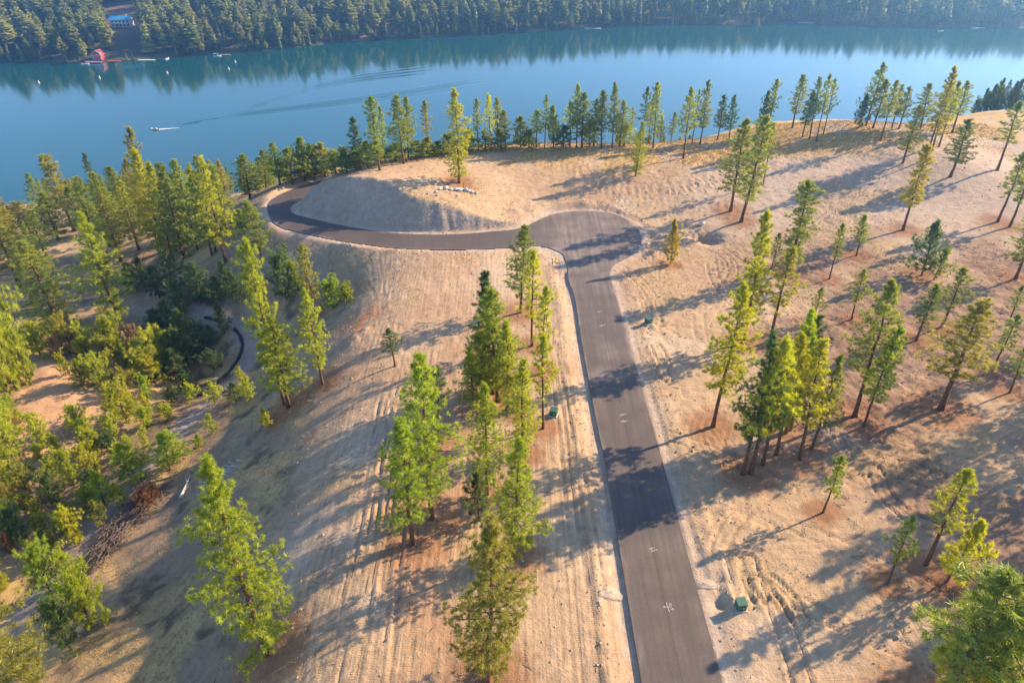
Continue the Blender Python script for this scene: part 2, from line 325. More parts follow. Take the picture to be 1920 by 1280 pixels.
ROAD_OUTLINE = [(11.73,-25.00),(11.57,37.04),(11.50,64.59),(11.22,72.70),(11.07,80.92),(10.85,91.94),(10.82,96.61),(10.83,107.05),(10.20,114.12),(10.40,118.57),(10.11,121.91),(9.85,124.22),(8.91,125.88),(7.42,127.32),(5.67,128.06),(4.21,128.30),(0.52,127.57),(-3.13,127.08),(-8.33,126.60),(-16.65,126.60),(-23.03,127.50),(-28.59,129.31),(-34.33,131.42),(-40.41,134.38),(-44.87,136.79),(-48.35,138.92),(-50.99,141.90),(-52.84,145.51),(-54.39,149.25),(-55.42,153.55),(-55.45,156.55),(-54.86,158.81),(-53.44,161.86),(-51.55,165.39),(-48.38,168.94),(-44.70,170.80),(-41.14,173.61),(-38.97,175.01),(-35.55,177.26),(-32.72,178.41),(-32.62,176.04),(-36.28,173.62),(-41.75,167.49),(-44.12,163.51),(-46.05,159.25),(-47.82,156.31),(-49.01,153.77),(-49.63,151.99),(-49.50,150.18),(-48.59,147.63),(-47.04,145.72),(-44.30,144.06),(-38.10,140.49),(-32.24,137.62),(-26.65,135.37),(-20.22,133.91),(-14.32,133.63),(-8.71,134.16),(-3.83,135.22),(-0.11,136.02),(2.78,137.65),(5.08,140.44),(8.04,143.61),(11.59,145.39),(15.70,145.99),(19.71,145.39),(22.42,143.91),(24.37,141.30),(25.62,138.20),(26.16,134.42),(25.97,131.05),(25.30,128.06),(23.97,125.40),(22.13,123.29),(20.14,121.23),(18.69,119.23),(17.95,117.06),(17.75,114.53),(17.98,107.05),(18.11,98.91),(18.28,87.57),(18.52,72.37),(18.81,37.04),(19.32,-25.00)]
POS = {'boxes': [(22.33, 44.6), (5.58, 75.1), (22.0, 98.43)], 'hydrant': (8.38, 121.66), 'post': (7.61, 120.26), 'stake': (-10.52, 147.85), 'boulders': [(-17.66, 142.22, 0.45), (-15.99, 143.46, 0.6), (-15.66, 142.18, 0.5), (-15.22, 144.99, 0.8), (-14.15, 145.72, 0.9), (-13.02, 145.71, 0.7), (-12.24, 146.05, 0.9), (-11.53, 143.61, 0.4), (-11.23, 146.22, 1.0), (-10.69, 146.7, 0.7), (-10.0, 146.71, 0.9), (-9.19, 146.5, 0.6), (-8.5, 146.27, 0.6), (-7.7, 146.35, 0.7)], 'bank_rocks': [(39.5, 137.76, 0.9), (-66.06, 157.63, 0.7), (-64.71, 154.19, 0.55)], 'socks': [[(-76.61, 131.79), (-70.87, 127.91), (-67.26, 125.81)], [(-61.32, 122.28), (-59.27, 121.14), (-56.99, 119.78)], [(-53.91, 117.69), (-52.28, 115.88), (-51.44, 114.09), (-51.37, 112.85), (-51.76, 111.7), (-52.39, 108.28), (-53.49, 104.74), (-54.74, 103.19), (-55.82, 101.34)]], 'log': [(-47.9, 74.29), (-48.09, 78.95)], 'brush': [(-55.98, 64.73), (-55.4, 68.87), (-54.39, 72.61), (-52.98, 76.88)], 'brush2': [(-44.19, 75.99), (-42.23, 76.59), (-39.95, 76.35)], 'gravel': [(9.96, 46.51), (19.67, 47.68)], 'marks': [(15.36, 44.97), (15.14, 52.13), (14.87, 73.84), (14.9, 75.2), (14.55, 98.15), (14.58, 102.58)], 'house': (-346.3, 685.0), 'shed': (-367.4, 694.2), 'boathouse': (-332.3, 606.2), 'dock1': (-332.8, 598.2), 'dock2': (-319.4, 602.2), 'dock3': (-295.1, 606.3), 'dock4': (-238.1, 627.6), 'dock5': (79.8, 756.0), 'dock6': (301.0, 789.5), 'dock7': (459.8, 757.6), 'dock8': (-26.3, 725.0), 'speedboat': (-207.7, 414.7), 'boat2': (-281.2, 612.6), 'boat3': (-244.1, 623.2), 'boat4': (-337.5, 592.2), 'boat5': (73.7, 757.6), 'boat6': (414.8, 742.5), 'buoys': [(-339.1, 529.4), (-302.8, 544.4), (-259.5, 560.1), (-218.2, 574.8), (-221.5, 600.2)], 'shore_gaps': [(-332.3, 5), (-332.8, 8), (-319.4, 7), (-295.1, 8), (79.8, 9), (-281.2, 4), (-238.1, 5)]}
TRAIL = [(-84.98, 136.55), (-75.04, 131.22), (-66.77, 126.22), (-59.46, 121.87), (-54.07, 118.38), (-50.09, 114.37), (-49.57, 111.37), (-49.3, 105.05), (-51.27, 101.12), (-52.93, 96.37), (-54.87, 91.78), (-55.06, 86.28), (-56.73, 80.11), (-58.38, 74.91), (-59.99, 69.25), (-61.18, 63.0), (-62.65, 57.74), (-63.58, 52.56)]
WAKE = [([(-205.7, 417.4), (-187.1, 434.7), (-167.1, 464.1), (-151.6, 495.6), (-136.9, 526.1), (-111.2, 553.0), (-54.4, 586.3)], 11, 26, 0.14, -1), ([(-205.5, 416.8), (-185.4, 430.1), (-167.2, 443.0), (-135.1, 459.0), (-110.5, 470.7), (-71.8, 492.7), (-37.3, 515.1), (0.0, 539.3)], 11, 24, 0.13, 1)]
HEAPS = [(38.58, 132.59, 3.0, -1.5), (39.89, 130.88, 2.4, -1.3), (36.18, 130.37, 2.0, 0.5), (21.92, 46.03, 2.0, 0.25), (20.58, 45.31, 1.2, -0.5), (20.89, 47.72, 1.3, -0.4), (23.9, 44.44, 1.4, 0.3), (23.62, 45.86, 1.0, -0.35), (22.75, 97.75, 1.8, 0.3), (16.44, 148.1, 2.0, 0.35), (4.62, 145.17, 2.5, 0.4), (1.14, 143.22, 1.6, 0.4), (28.55, 120.41, 1.8, 0.4), (30.31, 119.15, 1.2, -0.2), (-24.43, 98.74, 2.0, 0.5), (-25.91, 97.04, 2.0, 0.5)]
RUTS = [[(-43.56, 133.4), (-35.94, 128.12), (-28.22, 120.29), (-24.46, 112.69)], [(-38.7, 131.46), (-32.06, 125.13), (-25.63, 116.87), (-22.81, 109.05)], [(-45.51, 134.63), (-34.3, 125.3), (-26.16, 113.84)], [(-26.69, 124.75), (-25.63, 120.51), (-23.22, 109.22), (-19.75, 94.42)], [(-23.4, 123.36), (-22.71, 116.32), (-21.47, 105.16), (-21.43, 91.72)], [(-20.22, 122.41), (-14.93, 119.79), (-10.87, 118.49)], [(-18.22, 122.71), (-12.0, 120.56), (-6.05, 121.72)], [(-13.53, 114.85), (-8.75, 115.8), (-4.77, 112.84)], [(-19.43, 101.11), (-14.88, 85.45), (-16.25, 78.21)], [(-20.15, 63.91), (-19.43, 57.07), (-19.64, 49.7), (-19.06, 42.28), (-18.41, 37.41)], [(-17.08, 65.29), (-16.24, 56.54), (-16.42, 47.89), (-15.35, 37.04)], [(-11.19, 50.17), (-10.72, 44.35), (-10.03, 36.88)], [(-8.58, 55.28), (-9.28, 48.08), (-10.11, 41.48)], [(23.41, 50.52), (23.22, 48.13), (23.11, 46.51), (23.08, 45.26)], [(24.74, 50.48), (24.5, 48.43), (24.36, 46.79), (24.65, 45.96)], [(24.95, 47.75), (25.78, 45.17), (26.06, 42.77), (25.98, 39.44), (25.75, 36.62)], [(26.28, 47.71), (27.42, 45.42), (27.75, 43.29)], [(43.46, 63.51), (42.77, 59.06), (43.77, 56.07), (46.19, 53.94)], [(44.68, 63.43), (46.68, 62.35), (48.43, 60.86), (50.25, 62.08)], [(47.51, 64.15), (48.9, 63.11), (49.82, 61.21), (51.35, 60.65)], [(84.99, 114.5), (83.17, 106.44), (81.05, 99.13), (80.09, 95.72)], [(60.32, 82.26), (52.68, 75.36), (45.88, 69.24)], [(22.16, 91.76), (22.6, 87.36), (21.71, 84.61), (22.24, 83.26)]]
TREES = [
(-38.2,172.5,14.9,4.4,'b','d','dark green pine, first from the left of lakeside pines behind the paved bend','pines along the lakeside crest'),
(-29.1,152.3,15.8,4.1,'t','m','green pine, second from the left of lakeside pines behind the paved bend','pines along the lakeside crest'),
(-31.8,174.5,16.3,3.1,'s','m','green pine, third from the left of lakeside pines behind the paved bend','pines along the lakeside crest'),
(-24.5,157.5,15.2,5.4,'p','m','green pine, fourth from the left of lakeside pines behind the paved bend','pines along the lakeside crest'),
(-24.4,164.5,14.1,4.2,'p','m','green pine, fifth from the left of lakeside pines behind the paved bend','pines along the lakeside crest'),
(-21.5,182.7,14.0,3.5,'s','o','olive pine, sixth from the left of lakeside pines behind the paved bend','pines along the lakeside crest'),
(-8.1,169.8,12.2,2.8,'s','m','green pine, first from the left of crest pines right of the boulder pine','pines along the lakeside crest'),
(-5.0,168.9,13.6,3.3,'s','y','yellow-green pine, second from the left of crest pines right of the boulder pine','pines along the lakeside crest'),
(-3.4,173.4,11.9,3.6,'p','m','green pine, third from the left of crest pines right of the boulder pine','pines along the lakeside crest'),
(-1.6,172.1,9.1,3.6,'p','m','green pine, fourth from the left of crest pines right of the boulder pine','pines along the lakeside crest'),
(2.1,172.9,6.8,4.4,'b','m','green pine, fifth from the left of crest pines right of the boulder pine','pines along the lakeside crest'),
(6.0,173.0,9.3,4.1,'p','m','green pine, sixth from the left of crest pines right of the boulder pine','pines along the lakeside crest'),
(8.0,172.0,12.8,2.8,'s','m','green pine, seventh from the left of crest pines right of the boulder pine','pines along the lakeside crest'),
(10.2,172.9,8.9,4.1,'b','m','green pine, eighth from the left of crest pines right of the boulder pine','pines along the lakeside crest'),
(14.3,173.7,11.3,3.4,'p','y','yellow-green pine, first from the left of the dense crest stand above the turnaround','pines along the lakeside crest'),
(15.8,172.5,15.3,3.6,'p','m','green pine, second from the left of the dense crest stand above the turnaround','pines along the lakeside crest'),
(17.2,173.6,13.4,5.1,'p','m','green pine, third from the left of the dense crest stand above the turnaround','pines along the lakeside crest'),
(20.3,175.6,11.5,4.4,'b','d','dark green pine, fourth from the left of the dense crest stand above the turnaround','pines along the lakeside crest'),
(22.0,173.0,14.1,3.3,'t','m','green pine, fifth from the left of the dense crest stand above the turnaround','pines along the lakeside crest'),
(24.8,174.2,15.8,3.6,'p','m','green pine, sixth from the left of the dense crest stand above the turnaround','pines along the lakeside crest'),
(26.9,176.1,11.3,4.4,'p','m','green pine, seventh from the left of the dense crest stand above the turnaround','pines along the lakeside crest'),
(31.9,191.5,10.3,2.9,'s','y','yellow-green pine, eighth from the left of the dense crest stand above the turnaround','pines along the lakeside crest'),
(35.4,191.7,15.2,3.7,'s','d','dark green pine, first from the left of loose crest pines facing open water','pines along the lakeside crest'),
(35.6,184.6,11.6,3.0,'s','m','green pine, second from the left of loose crest pines facing open water','pines along the lakeside crest'),
(35.4,176.9,16.0,3.4,'t','m','green pine, third from the left of loose crest pines facing open water','pines along the lakeside crest'),
(40.5,193.6,7.0,2.3,'b','y','yellow-green pine, fourth from the left of loose crest pines facing open water','pines along the lakeside crest'),
(43.7,194.5,8.3,3.2,'p','m','green pine, fifth from the left of loose crest pines facing open water','pines along the lakeside crest'),
(41.4,168.8,16.7,4.5,'p','m','green pine, sixth from the left of loose crest pines facing open water','pines along the lakeside crest'),
(45.8,179.9,13.4,2.7,'s','m','green pine, seventh from the left of loose crest pines facing open water','pines along the lakeside crest'),
(47.5,178.3,15.7,3.9,'p','m','green pine, eighth from the left of loose crest pines facing open water','pines along the lakeside crest'),
(53.0,182.8,11.2,3.8,'b','d','dark green pine, ninth from the left of loose crest pines facing open water','pines along the lakeside crest'),
(55.6,181.5,11.2,3.2,'b','d','dark green pine, tenth from the left of loose crest pines facing open water','pines along the lakeside crest'),
(63.9,183.6,9.2,3.3,'b','d',"dark green pine, first from the left of pines on the knoll's left side",'pines on the knoll'),
(65.5,182.0,13.6,3.5,'s','m',"green pine, second from the left of pines on the knoll's left side",'pines on the knoll'),
(72.5,184.9,13.1,4.9,'b','m',"green pine, third from the left of pines on the knoll's left side",'pines on the knoll'),
(72.9,178.2,11.2,3.9,'p','d',"dark green pine, fourth from the left of pines on the knoll's left side",'pines on the knoll'),
(74.3,177.0,14.9,3.6,'p','m',"green pine, fifth from the left of pines on the knoll's left side",'pines on the knoll'),
(75.4,175.3,16.0,3.1,'s','m',"green pine, sixth from the left of pines on the knoll's left side",'pines on the knoll'),
(78.3,178.9,13.4,2.9,'s','m',"green pine, seventh from the left of pines on the knoll's left side",'pines on the knoll'),
(88.0,181.4,7.5,3.5,'b','d',"dark green pine, first from the left of pines on the knoll's right side",'pines on the knoll'),
(90.5,183.1,15.5,4.8,'p','m',"green pine, second from the left of pines on the knoll's right side",'pines on the knoll'),
(91.6,181.3,12.0,4.8,'p','m',"green pine, third from the left of pines on the knoll's right side",'pines on the knoll'),
(90.0,172.8,14.2,4.1,'p','m',"green pine, fourth from the left of pines on the knoll's right side",'pines on the knoll'),
(96.5,181.5,10.7,4.0,'p','m',"green pine, fifth from the left of pines on the knoll's right side",'pines on the knoll'),
(97.8,180.6,10.3,4.0,'p','m',"green pine, sixth from the left of pines on the knoll's right side",'pines on the knoll'),
(89.6,159.5,13.1,4.1,'t','o',"olive pine, seventh from the left of pines on the knoll's right side",'pines on the knoll'),
(102.7,179.5,11.3,5.3,'p','m',"green pine, eighth from the left of pines on the knoll's right side",'pines on the knoll'),
(94.6,159.6,20.0,4.7,'p','o',"olive pine, ninth from the left of pines on the knoll's right side",'pines on the knoll'),
(99.4,166.3,16.4,4.4,'p','m',"green pine, tenth from the left of pines on the knoll's right side",'pines on the knoll'),
(101.2,167.0,15.2,4.2,'s','m',"green pine, eleventh from the left of pines on the knoll's right side",'pines on the knoll'),
(110.4,178.5,12.5,5.5,'p','m',"green pine, twelfth from the left of pines on the knoll's right side",'pines on the knoll'),
(77.5,130.7,17.4,4.7,'t','o','olive pine, first from the left of scattered pines on upper right cleared ground','scattered pines on the cleared right side'),
(96.3,151.2,12.6,6.4,'b','m','green pine, second from the left of scattered pines on upper right cleared ground','scattered pines on the cleared right side'),
(107.9,153.8,14.9,5.8,'s','m','green pine, third from the left of scattered pines on upper right cleared ground','scattered pines on the cleared right side'),
(97.2,132.9,14.2,5.2,'s','m','green pine, fourth from the left of scattered pines on upper right cleared ground','scattered pines on the cleared right side'),
(98.3,130.6,17.3,4.7,'s','m','green pine, fifth from the left of scattered pines on upper right cleared ground','scattered pines on the cleared right side'),
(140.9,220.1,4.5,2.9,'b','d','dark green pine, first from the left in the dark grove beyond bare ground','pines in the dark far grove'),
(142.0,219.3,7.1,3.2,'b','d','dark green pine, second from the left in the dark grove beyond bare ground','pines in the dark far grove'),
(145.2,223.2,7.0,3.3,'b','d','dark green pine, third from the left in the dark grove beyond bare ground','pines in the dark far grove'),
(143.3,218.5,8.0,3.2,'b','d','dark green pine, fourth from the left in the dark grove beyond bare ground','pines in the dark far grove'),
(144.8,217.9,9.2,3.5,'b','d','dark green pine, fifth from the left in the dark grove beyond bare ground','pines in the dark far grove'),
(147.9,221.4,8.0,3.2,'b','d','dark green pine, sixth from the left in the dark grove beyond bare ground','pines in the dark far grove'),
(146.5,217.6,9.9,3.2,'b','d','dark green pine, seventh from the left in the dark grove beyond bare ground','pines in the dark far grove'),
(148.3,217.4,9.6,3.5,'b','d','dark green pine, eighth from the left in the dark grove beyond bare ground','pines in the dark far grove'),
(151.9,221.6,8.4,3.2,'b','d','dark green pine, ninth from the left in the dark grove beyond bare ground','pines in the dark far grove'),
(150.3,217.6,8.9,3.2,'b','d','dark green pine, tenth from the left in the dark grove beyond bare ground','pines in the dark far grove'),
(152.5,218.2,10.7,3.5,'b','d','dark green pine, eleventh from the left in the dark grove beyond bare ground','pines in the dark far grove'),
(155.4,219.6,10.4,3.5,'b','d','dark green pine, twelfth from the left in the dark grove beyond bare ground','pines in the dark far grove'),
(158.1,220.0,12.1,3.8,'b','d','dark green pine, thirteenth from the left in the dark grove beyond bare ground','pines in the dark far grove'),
(46.6,142.8,19.6,6.8,'p','m','green pine, first from the left of two tall pines above the trench','scattered pines on the cleared right side'),
(47.5,137.7,21.9,5.7,'t','m','green pine, second from the left of two tall pines above the trench','scattered pines on the cleared right side'),
(48.2,97.8,6.0,2.5,'s','m','green pine, first from the left of small pines across the right middle','scattered pines on the cleared right side'),
(56.1,111.9,10.7,2.6,'s','m','green pine, second from the left of small pines across the right middle','scattered pines on the cleared right side'),
(54.3,97.8,8.9,3.0,'s','m','green pine, third from the left of small pines across the right middle','scattered pines on the cleared right side'),
(64.4,120.7,7.9,3.3,'p','m','green pine, fourth from the left of small pines across the right middle','scattered pines on the cleared right side'),
(61.3,91.0,9.5,3.8,'p','m','green pine, fifth from the left of small pines across the right middle','scattered pines on the cleared right side'),
(72.3,112.1,8.8,4.8,'b','d','dark green pine, sixth from the left of small pines across the right middle','scattered pines on the cleared right side'),
(73.5,110.3,5.5,3.1,'b','m','green pine, seventh from the left of small pines across the right middle','scattered pines on the cleared right side'),
(66.9,94.5,10.4,4.2,'s','m','green pine, eighth from the left of small pines across the right middle','scattered pines on the cleared right side'),
(67.5,82.1,9.5,3.1,'s','m','green pine, ninth from the left of small pines across the right middle','scattered pines on the cleared right side'),
(77.1,94.6,6.9,2.4,'s','m','green pine, tenth from the left of small pines across the right middle','scattered pines on the cleared right side'),
(67.2,77.2,7.4,2.8,'s','m','green pine, eleventh from the left of small pines across the right middle','scattered pines on the cleared right side'),
(87.1,109.5,12.6,5.6,'p','m','green pine, twelfth from the left of small pines across the right middle','scattered pines on the cleared right side'),
(26.3,72.4,21.4,5.5,'p','y','yellow-green pine, first from the left of tall pines behind the roadside clump','scattered pines on the cleared right side'),
(35.7,92.4,21.9,5.1,'p','y','yellow-green pine, second from the left of tall pines behind the roadside clump','scattered pines on the cleared right side'),
(39.7,92.2,15.9,5.2,'s','o','olive pine, third from the left of tall pines behind the roadside clump','scattered pines on the cleared right side'),
(47.0,115.6,7.7,2.5,'s','m','green pine, fourth from the left of tall pines behind the roadside clump','scattered pines on the cleared right side'),
(49.9,114.9,17.7,5.4,'t','m','green pine, fifth from the left of tall pines behind the roadside clump','scattered pines on the cleared right side'),
(27.8,63.6,19.5,4.4,'p','d','dark green pine, first from the left in the clump right of the road','pines in the roadside clump'),
(28.8,63.8,19.4,5.0,'p','y','yellow-green pine, second from the left in the clump right of the road','pines in the roadside clump'),
(30.6,65.0,17.3,4.3,'p','g','bright green pine, third from the left in the clump right of the road','pines in the roadside clump'),
(32.8,66.8,17.2,4.1,'p','y','yellow-green pine, fourth from the left in the clump right of the road','pines in the roadside clump'),
(35.2,70.7,18.1,3.6,'s','g','bright green pine, fifth from the left in the clump right of the road','pines in the roadside clump'),
(36.0,71.4,16.8,4.0,'p','d','dark green pine, sixth from the left in the clump right of the road','pines in the roadside clump'),
(35.3,65.7,17.1,4.3,'p','y','yellow-green pine, seventh from the left in the clump right of the road','pines in the roadside clump'),
(37.4,67.6,14.2,3.3,'p','m','green pine, eighth from the left in the clump right of the road','pines in the roadside clump'),
(45.1,73.6,19.8,6.1,'p','m','green pine, first from the left of wide pines on shaded right ground','scattered pines on the cleared right side'),
(45.4,71.4,15.2,3.8,'p','g','bright green pine, second from the left of wide pines on shaded right ground','scattered pines on the cleared right side'),
(56.7,74.4,16.5,7.5,'p','o','olive pine, third from the left of wide pines on shaded right ground','scattered pines on the cleared right side'),
(37.6,46.9,9.1,2.3,'s','m','green pine, first from the left of leaning pines at the lower right','scattered pines on the cleared right side'),
(42.4,49.1,12.9,4.1,'s','y','yellow-green pine, second from the left of leaning pines at the lower right','scattered pines on the cleared right side'),
(43.4,46.9,8.0,3.4,'b','y','yellow-green pine, third from the left of leaning pines at the lower right','scattered pines on the cleared right side'),
(46.0,41.8,6.1,3.2,'s','o','olive pine, fourth from the left of leaning pines at the lower right','scattered pines on the cleared right side'),
(35.6,34.0,17.5,8.5,'s','m','green pine, first from the left of pines filling the lower right corner','pines in the lower right corner'),
(37.1,34.4,12.8,6.4,'s','y','yellow-green pine, second from the left of pines filling the lower right corner','pines in the lower right corner'),
(38.2,33.2,15.8,7.4,'s','g','bright green pine, third from the left of pines filling the lower right corner','pines in the lower right corner'),
(42.8,35.1,10.8,5.2,'s','m','green pine, fourth from the left of pines filling the lower right corner','pines in the lower right corner'),
(1.5,102.3,15.7,5.5,'p','m',"green pine, first from the left of pines at the strip's far end",'pines on the central strip'),
(1.4,67.6,13.9,4.0,'p','y',"yellow-green pine, second from the left of pines at the strip's far end",'pines on the central strip'),
(3.1,92.0,16.0,3.8,'s','y',"yellow-green pine, third from the left of pines at the strip's far end",'pines on the central strip'),
(4.4,84.7,14.6,3.1,'s','y',"yellow-green pine, fourth from the left of pines at the strip's far end",'pines on the central strip'),
(4.1,72.4,14.3,3.2,'s','y',"yellow-green pine, fifth from the left of pines at the strip's far end",'pines on the central strip'),
(-5.2,76.8,9.9,3.5,'p','g','bright green pine, first from the left in the dense clump on the strip','pines on the central strip'),
(-4.1,79.1,10.9,4.6,'p','y','yellow-green pine, second from the left in the dense clump on the strip','pines on the central strip'),
(-2.6,79.9,18.6,5.1,'p','d','dark green pine, third from the left in the dense clump on the strip','pines on the central strip'),
(-1.9,78.1,17.5,6.4,'p','g','bright green pine, fourth from the left in the dense clump on the strip','pines on the central strip'),
(-0.7,76.3,14.2,4.2,'p','y','yellow-green pine, fifth from the left in the dense clump on the strip','pines on the central strip'),
(-3.7,56.4,6.2,3.2,'b','d','dark green pine, first from the left of pines before the dense strip clump','pines on the central strip'),
(-2.9,60.6,15.5,4.0,'p','g','bright green pine, second from the left of pines before the dense strip clump','pines on the central strip'),
(0.1,50.9,15.9,5.1,'p','g','bright green pine, third from the left of pines before the dense strip clump','pines on the central strip'),
(-17.5,87.6,6.8,2.7,'s','d',"dark green pine, first from the left of pines along the strip's left side",'pines on the central strip'),
(-10.8,53.0,17.1,5.4,'p','g',"bright green pine, second from the left of pines along the strip's left side",'pines on the central strip'),
(-9.1,56.7,21.9,6.2,'p','g',"bright green pine, third from the left of pines along the strip's left side",'pines on the central strip'),
(-9.4,70.3,11.9,3.3,'s','d',"dark green pine, fourth from the left of pines along the strip's left side",'pines on the central strip'),
(-34.9,86.7,27.4,4.4,'t','y','yellow-green pine, first from the left of slope pines between trail and strip','pines on the left slope'),
(-33.8,85.2,16.2,7.1,'p','y','yellow-green pine, second from the left of slope pines between trail and strip','pines on the left slope'),
(-37.3,116.1,15.0,3.5,'t','o','olive pine, third from the left of slope pines between trail and strip','pines on the left slope'),
(-28.6,87.0,16.2,4.5,'p','y','yellow-green pine, fourth from the left of slope pines between trail and strip','pines on the left slope'),
(-65.9,142.0,17.9,5.7,'p','m','green pine, first from the left of pines below the paved bend','pines on the left slope'),
(-60.8,136.3,22.4,7.1,'p','y','yellow-green pine, second from the left of pines below the paved bend','pines on the left slope'),
(-59.3,145.3,4.4,4.7,'b','m','green pine, third from the left of pines below the paved bend','pines on the left slope'),
(-51.0,131.3,13.5,7.0,'p','m','green pine, fourth from the left of pines below the paved bend','pines on the left slope'),
(-119.0,152.1,22.5,8.2,'t','o','olive pine, first from the left of tall pines above the ravine trail','pines on the left slope'),
(-129.5,169.6,15.5,8.2,'p','o','olive pine, second from the left of tall pines above the ravine trail','pines on the left slope'),
(-93.7,125.9,20.6,11.9,'p','m','green pine, third from the left of tall pines above the ravine trail','pines on the left slope'),
(-81.1,126.4,25.9,8.5,'p','y','yellow-green pine, fourth from the left of tall pines above the ravine trail','pines on the left slope'),
(-144.7,188.8,13.3,9.1,'p','o','olive pine, first from the left of the dense stand before the lake','pines in the stand before the lake'),
(-140.9,192.7,10.2,10.2,'p','o','olive pine, second from the left of the dense stand before the lake','pines in the stand before the lake'),
(-124.2,171.8,12.8,7.8,'b','m','green pine, third from the left of the dense stand before the lake','pines in the stand before the lake'),
(-128.1,184.8,13.9,8.9,'p','m','green pine, fourth from the left of the dense stand before the lake','pines in the stand before the lake'),
(-128.4,193.4,23.1,7.3,'t','o','olive pine, fifth from the left of the dense stand before the lake','pines in the stand before the lake'),
(-121.8,187.5,14.3,8.9,'p','m','green pine, sixth from the left of the dense stand before the lake','pines in the stand before the lake'),
(-109.0,170.9,20.4,7.6,'p','m','green pine, seventh from the left of the dense stand before the lake','pines in the stand before the lake'),
(-125.2,205.5,21.1,4.8,'b','d','dark green pine, eighth from the left of the dense stand before the lake','pines in the stand before the lake'),
(-102.6,168.4,17.3,8.1,'p','y','yellow-green pine, ninth from the left of the dense stand before the lake','pines in the stand before the lake'),
(-110.3,190.0,17.8,7.5,'p','m','green pine, tenth from the left of the dense stand before the lake','pines in the stand before the lake'),
(-94.8,165.0,18.3,8.2,'p','y','yellow-green pine, eleventh from the left of the dense stand before the lake','pines in the stand before the lake'),
(-98.4,176.9,20.5,6.4,'p','o','olive pine, twelfth from the left of the dense stand before the lake','pines in the stand before the lake'),
(-87.6,161.1,31.0,7.5,'p','o','olive pine, thirteenth from the left of the dense stand before the lake','pines in the stand before the lake'),
(-84.9,157.3,26.8,8.2,'p','y','yellow-green pine, fourteenth from the left of the dense stand before the lake','pines in the stand before the lake'),
(-81.8,155.0,24.6,7.4,'p','y','yellow-green pine, fifteenth from the left of the dense stand before the lake','pines in the stand before the lake'),
(-76.2,149.4,22.6,7.8,'p','m','green pine, sixteenth from the left of the dense stand before the lake','pines in the stand before the lake'),
(-72.4,149.6,21.4,7.1,'p','m','green pine, seventeenth from the left of the dense stand before the lake','pines in the stand before the lake'),
(-65.3,142.6,21.8,6.3,'p','m','green pine, eighteenth from the left of the dense stand before the lake','pines in the stand before the lake'),
(-65.7,151.9,15.1,5.5,'b','m','green pine, nineteenth from the left of the dense stand before the lake','pines in the stand before the lake'),
(-64.3,166.3,10.9,5.7,'b','m','green pine, first from the left in the fringe between bend and lake','low pines between road and lake'),
(-65.6,182.2,10.4,5.0,'b','m','green pine, second from the left in the fringe between bend and lake','low pines between road and lake'),
(-56.7,167.2,10.5,4.4,'b','g','bright green pine, third from the left in the fringe between bend and lake','low pines between road and lake'),
(-53.3,166.2,7.6,5.1,'b','m','green pine, fourth from the left in the fringe between bend and lake','low pines between road and lake'),
(-50.9,168.8,9.3,4.4,'b','m','green pine, fifth from the left in the fringe between bend and lake','low pines between road and lake'),
(-49.0,170.5,7.6,5.0,'b','d','dark green pine, sixth from the left in the fringe between bend and lake','low pines between road and lake'),
(-46.6,171.8,7.4,4.5,'b','o','olive pine, seventh from the left in the fringe between bend and lake','low pines between road and lake'),
(-39.7,155.4,5.1,4.3,'b','m','green pine, eighth from the left in the fringe between bend and lake','low pines between road and lake'),
(-37.0,154.5,5.0,4.0,'b','d','dark green pine, ninth from the left in the fringe between bend and lake','low pines between road and lake'),
(-35.0,155.6,3.7,4.1,'b','m','green pine, tenth from the left in the fringe between bend and lake','low pines between road and lake'),
(-32.3,155.5,5.4,4.0,'b','m','green pine, eleventh from the left in the fringe between bend and lake','low pines between road and lake'),
(-30.5,160.5,4.7,4.9,'b','m','green pine, twelfth from the left in the fringe between bend and lake','low pines between road and lake'),
(-26.9,161.2,3.7,4.9,'b','m','green pine, first from the left in the low fringe along the crest','low pines between road and lake'),
(-22.5,163.4,3.5,4.5,'b','m','green pine, second from the left in the low fringe along the crest','low pines between road and lake'),
(-20.1,164.7,3.9,4.5,'b','y','yellow-green pine, third from the left in the low fringe along the crest','low pines between road and lake'),
(-17.5,166.1,2.8,4.3,'b','m','green pine, fourth from the left in the low fringe along the crest','low pines between road and lake'),
(-15.0,166.9,4.2,4.3,'b','d','dark green pine, fifth from the left in the low fringe along the crest','low pines between road and lake'),
(-10.3,168.8,5.1,4.3,'b','m','green pine, sixth from the left in the low fringe along the crest','low pines between road and lake'),
(-6.4,169.3,4.2,3.8,'b','m','green pine, seventh from the left in the low fringe along the crest','low pines between road and lake'),
(-2.6,170.4,4.5,3.9,'b','m','green pine, eighth from the left in the low fringe along the crest','low pines between road and lake'),
(4.2,172.5,3.9,3.9,'b','m','green pine, ninth from the left in the low fringe along the crest','low pines between road and lake'),
(12.5,172.9,4.8,3.9,'b','d','dark green pine, tenth from the left in the low fringe along the crest','low pines between road and lake'),
(19.1,174.3,5.8,3.9,'b','m','green pine, eleventh from the left in the low fringe along the crest','low pines between road and lake'),
(28.2,177.5,5.1,4.0,'b','y','yellow-green pine, twelfth from the left in the low fringe along the crest','low pines between road and lake'),
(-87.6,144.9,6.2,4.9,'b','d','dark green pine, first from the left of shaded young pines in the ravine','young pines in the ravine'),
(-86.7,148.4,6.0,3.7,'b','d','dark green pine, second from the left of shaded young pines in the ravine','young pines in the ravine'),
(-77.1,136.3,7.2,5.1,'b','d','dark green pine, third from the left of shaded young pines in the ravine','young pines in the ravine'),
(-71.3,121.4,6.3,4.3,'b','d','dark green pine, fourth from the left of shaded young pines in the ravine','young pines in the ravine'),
(-69.0,115.1,5.0,4.6,'b','d','dark green pine, fifth from the left of shaded young pines in the ravine','young pines in the ravine'),
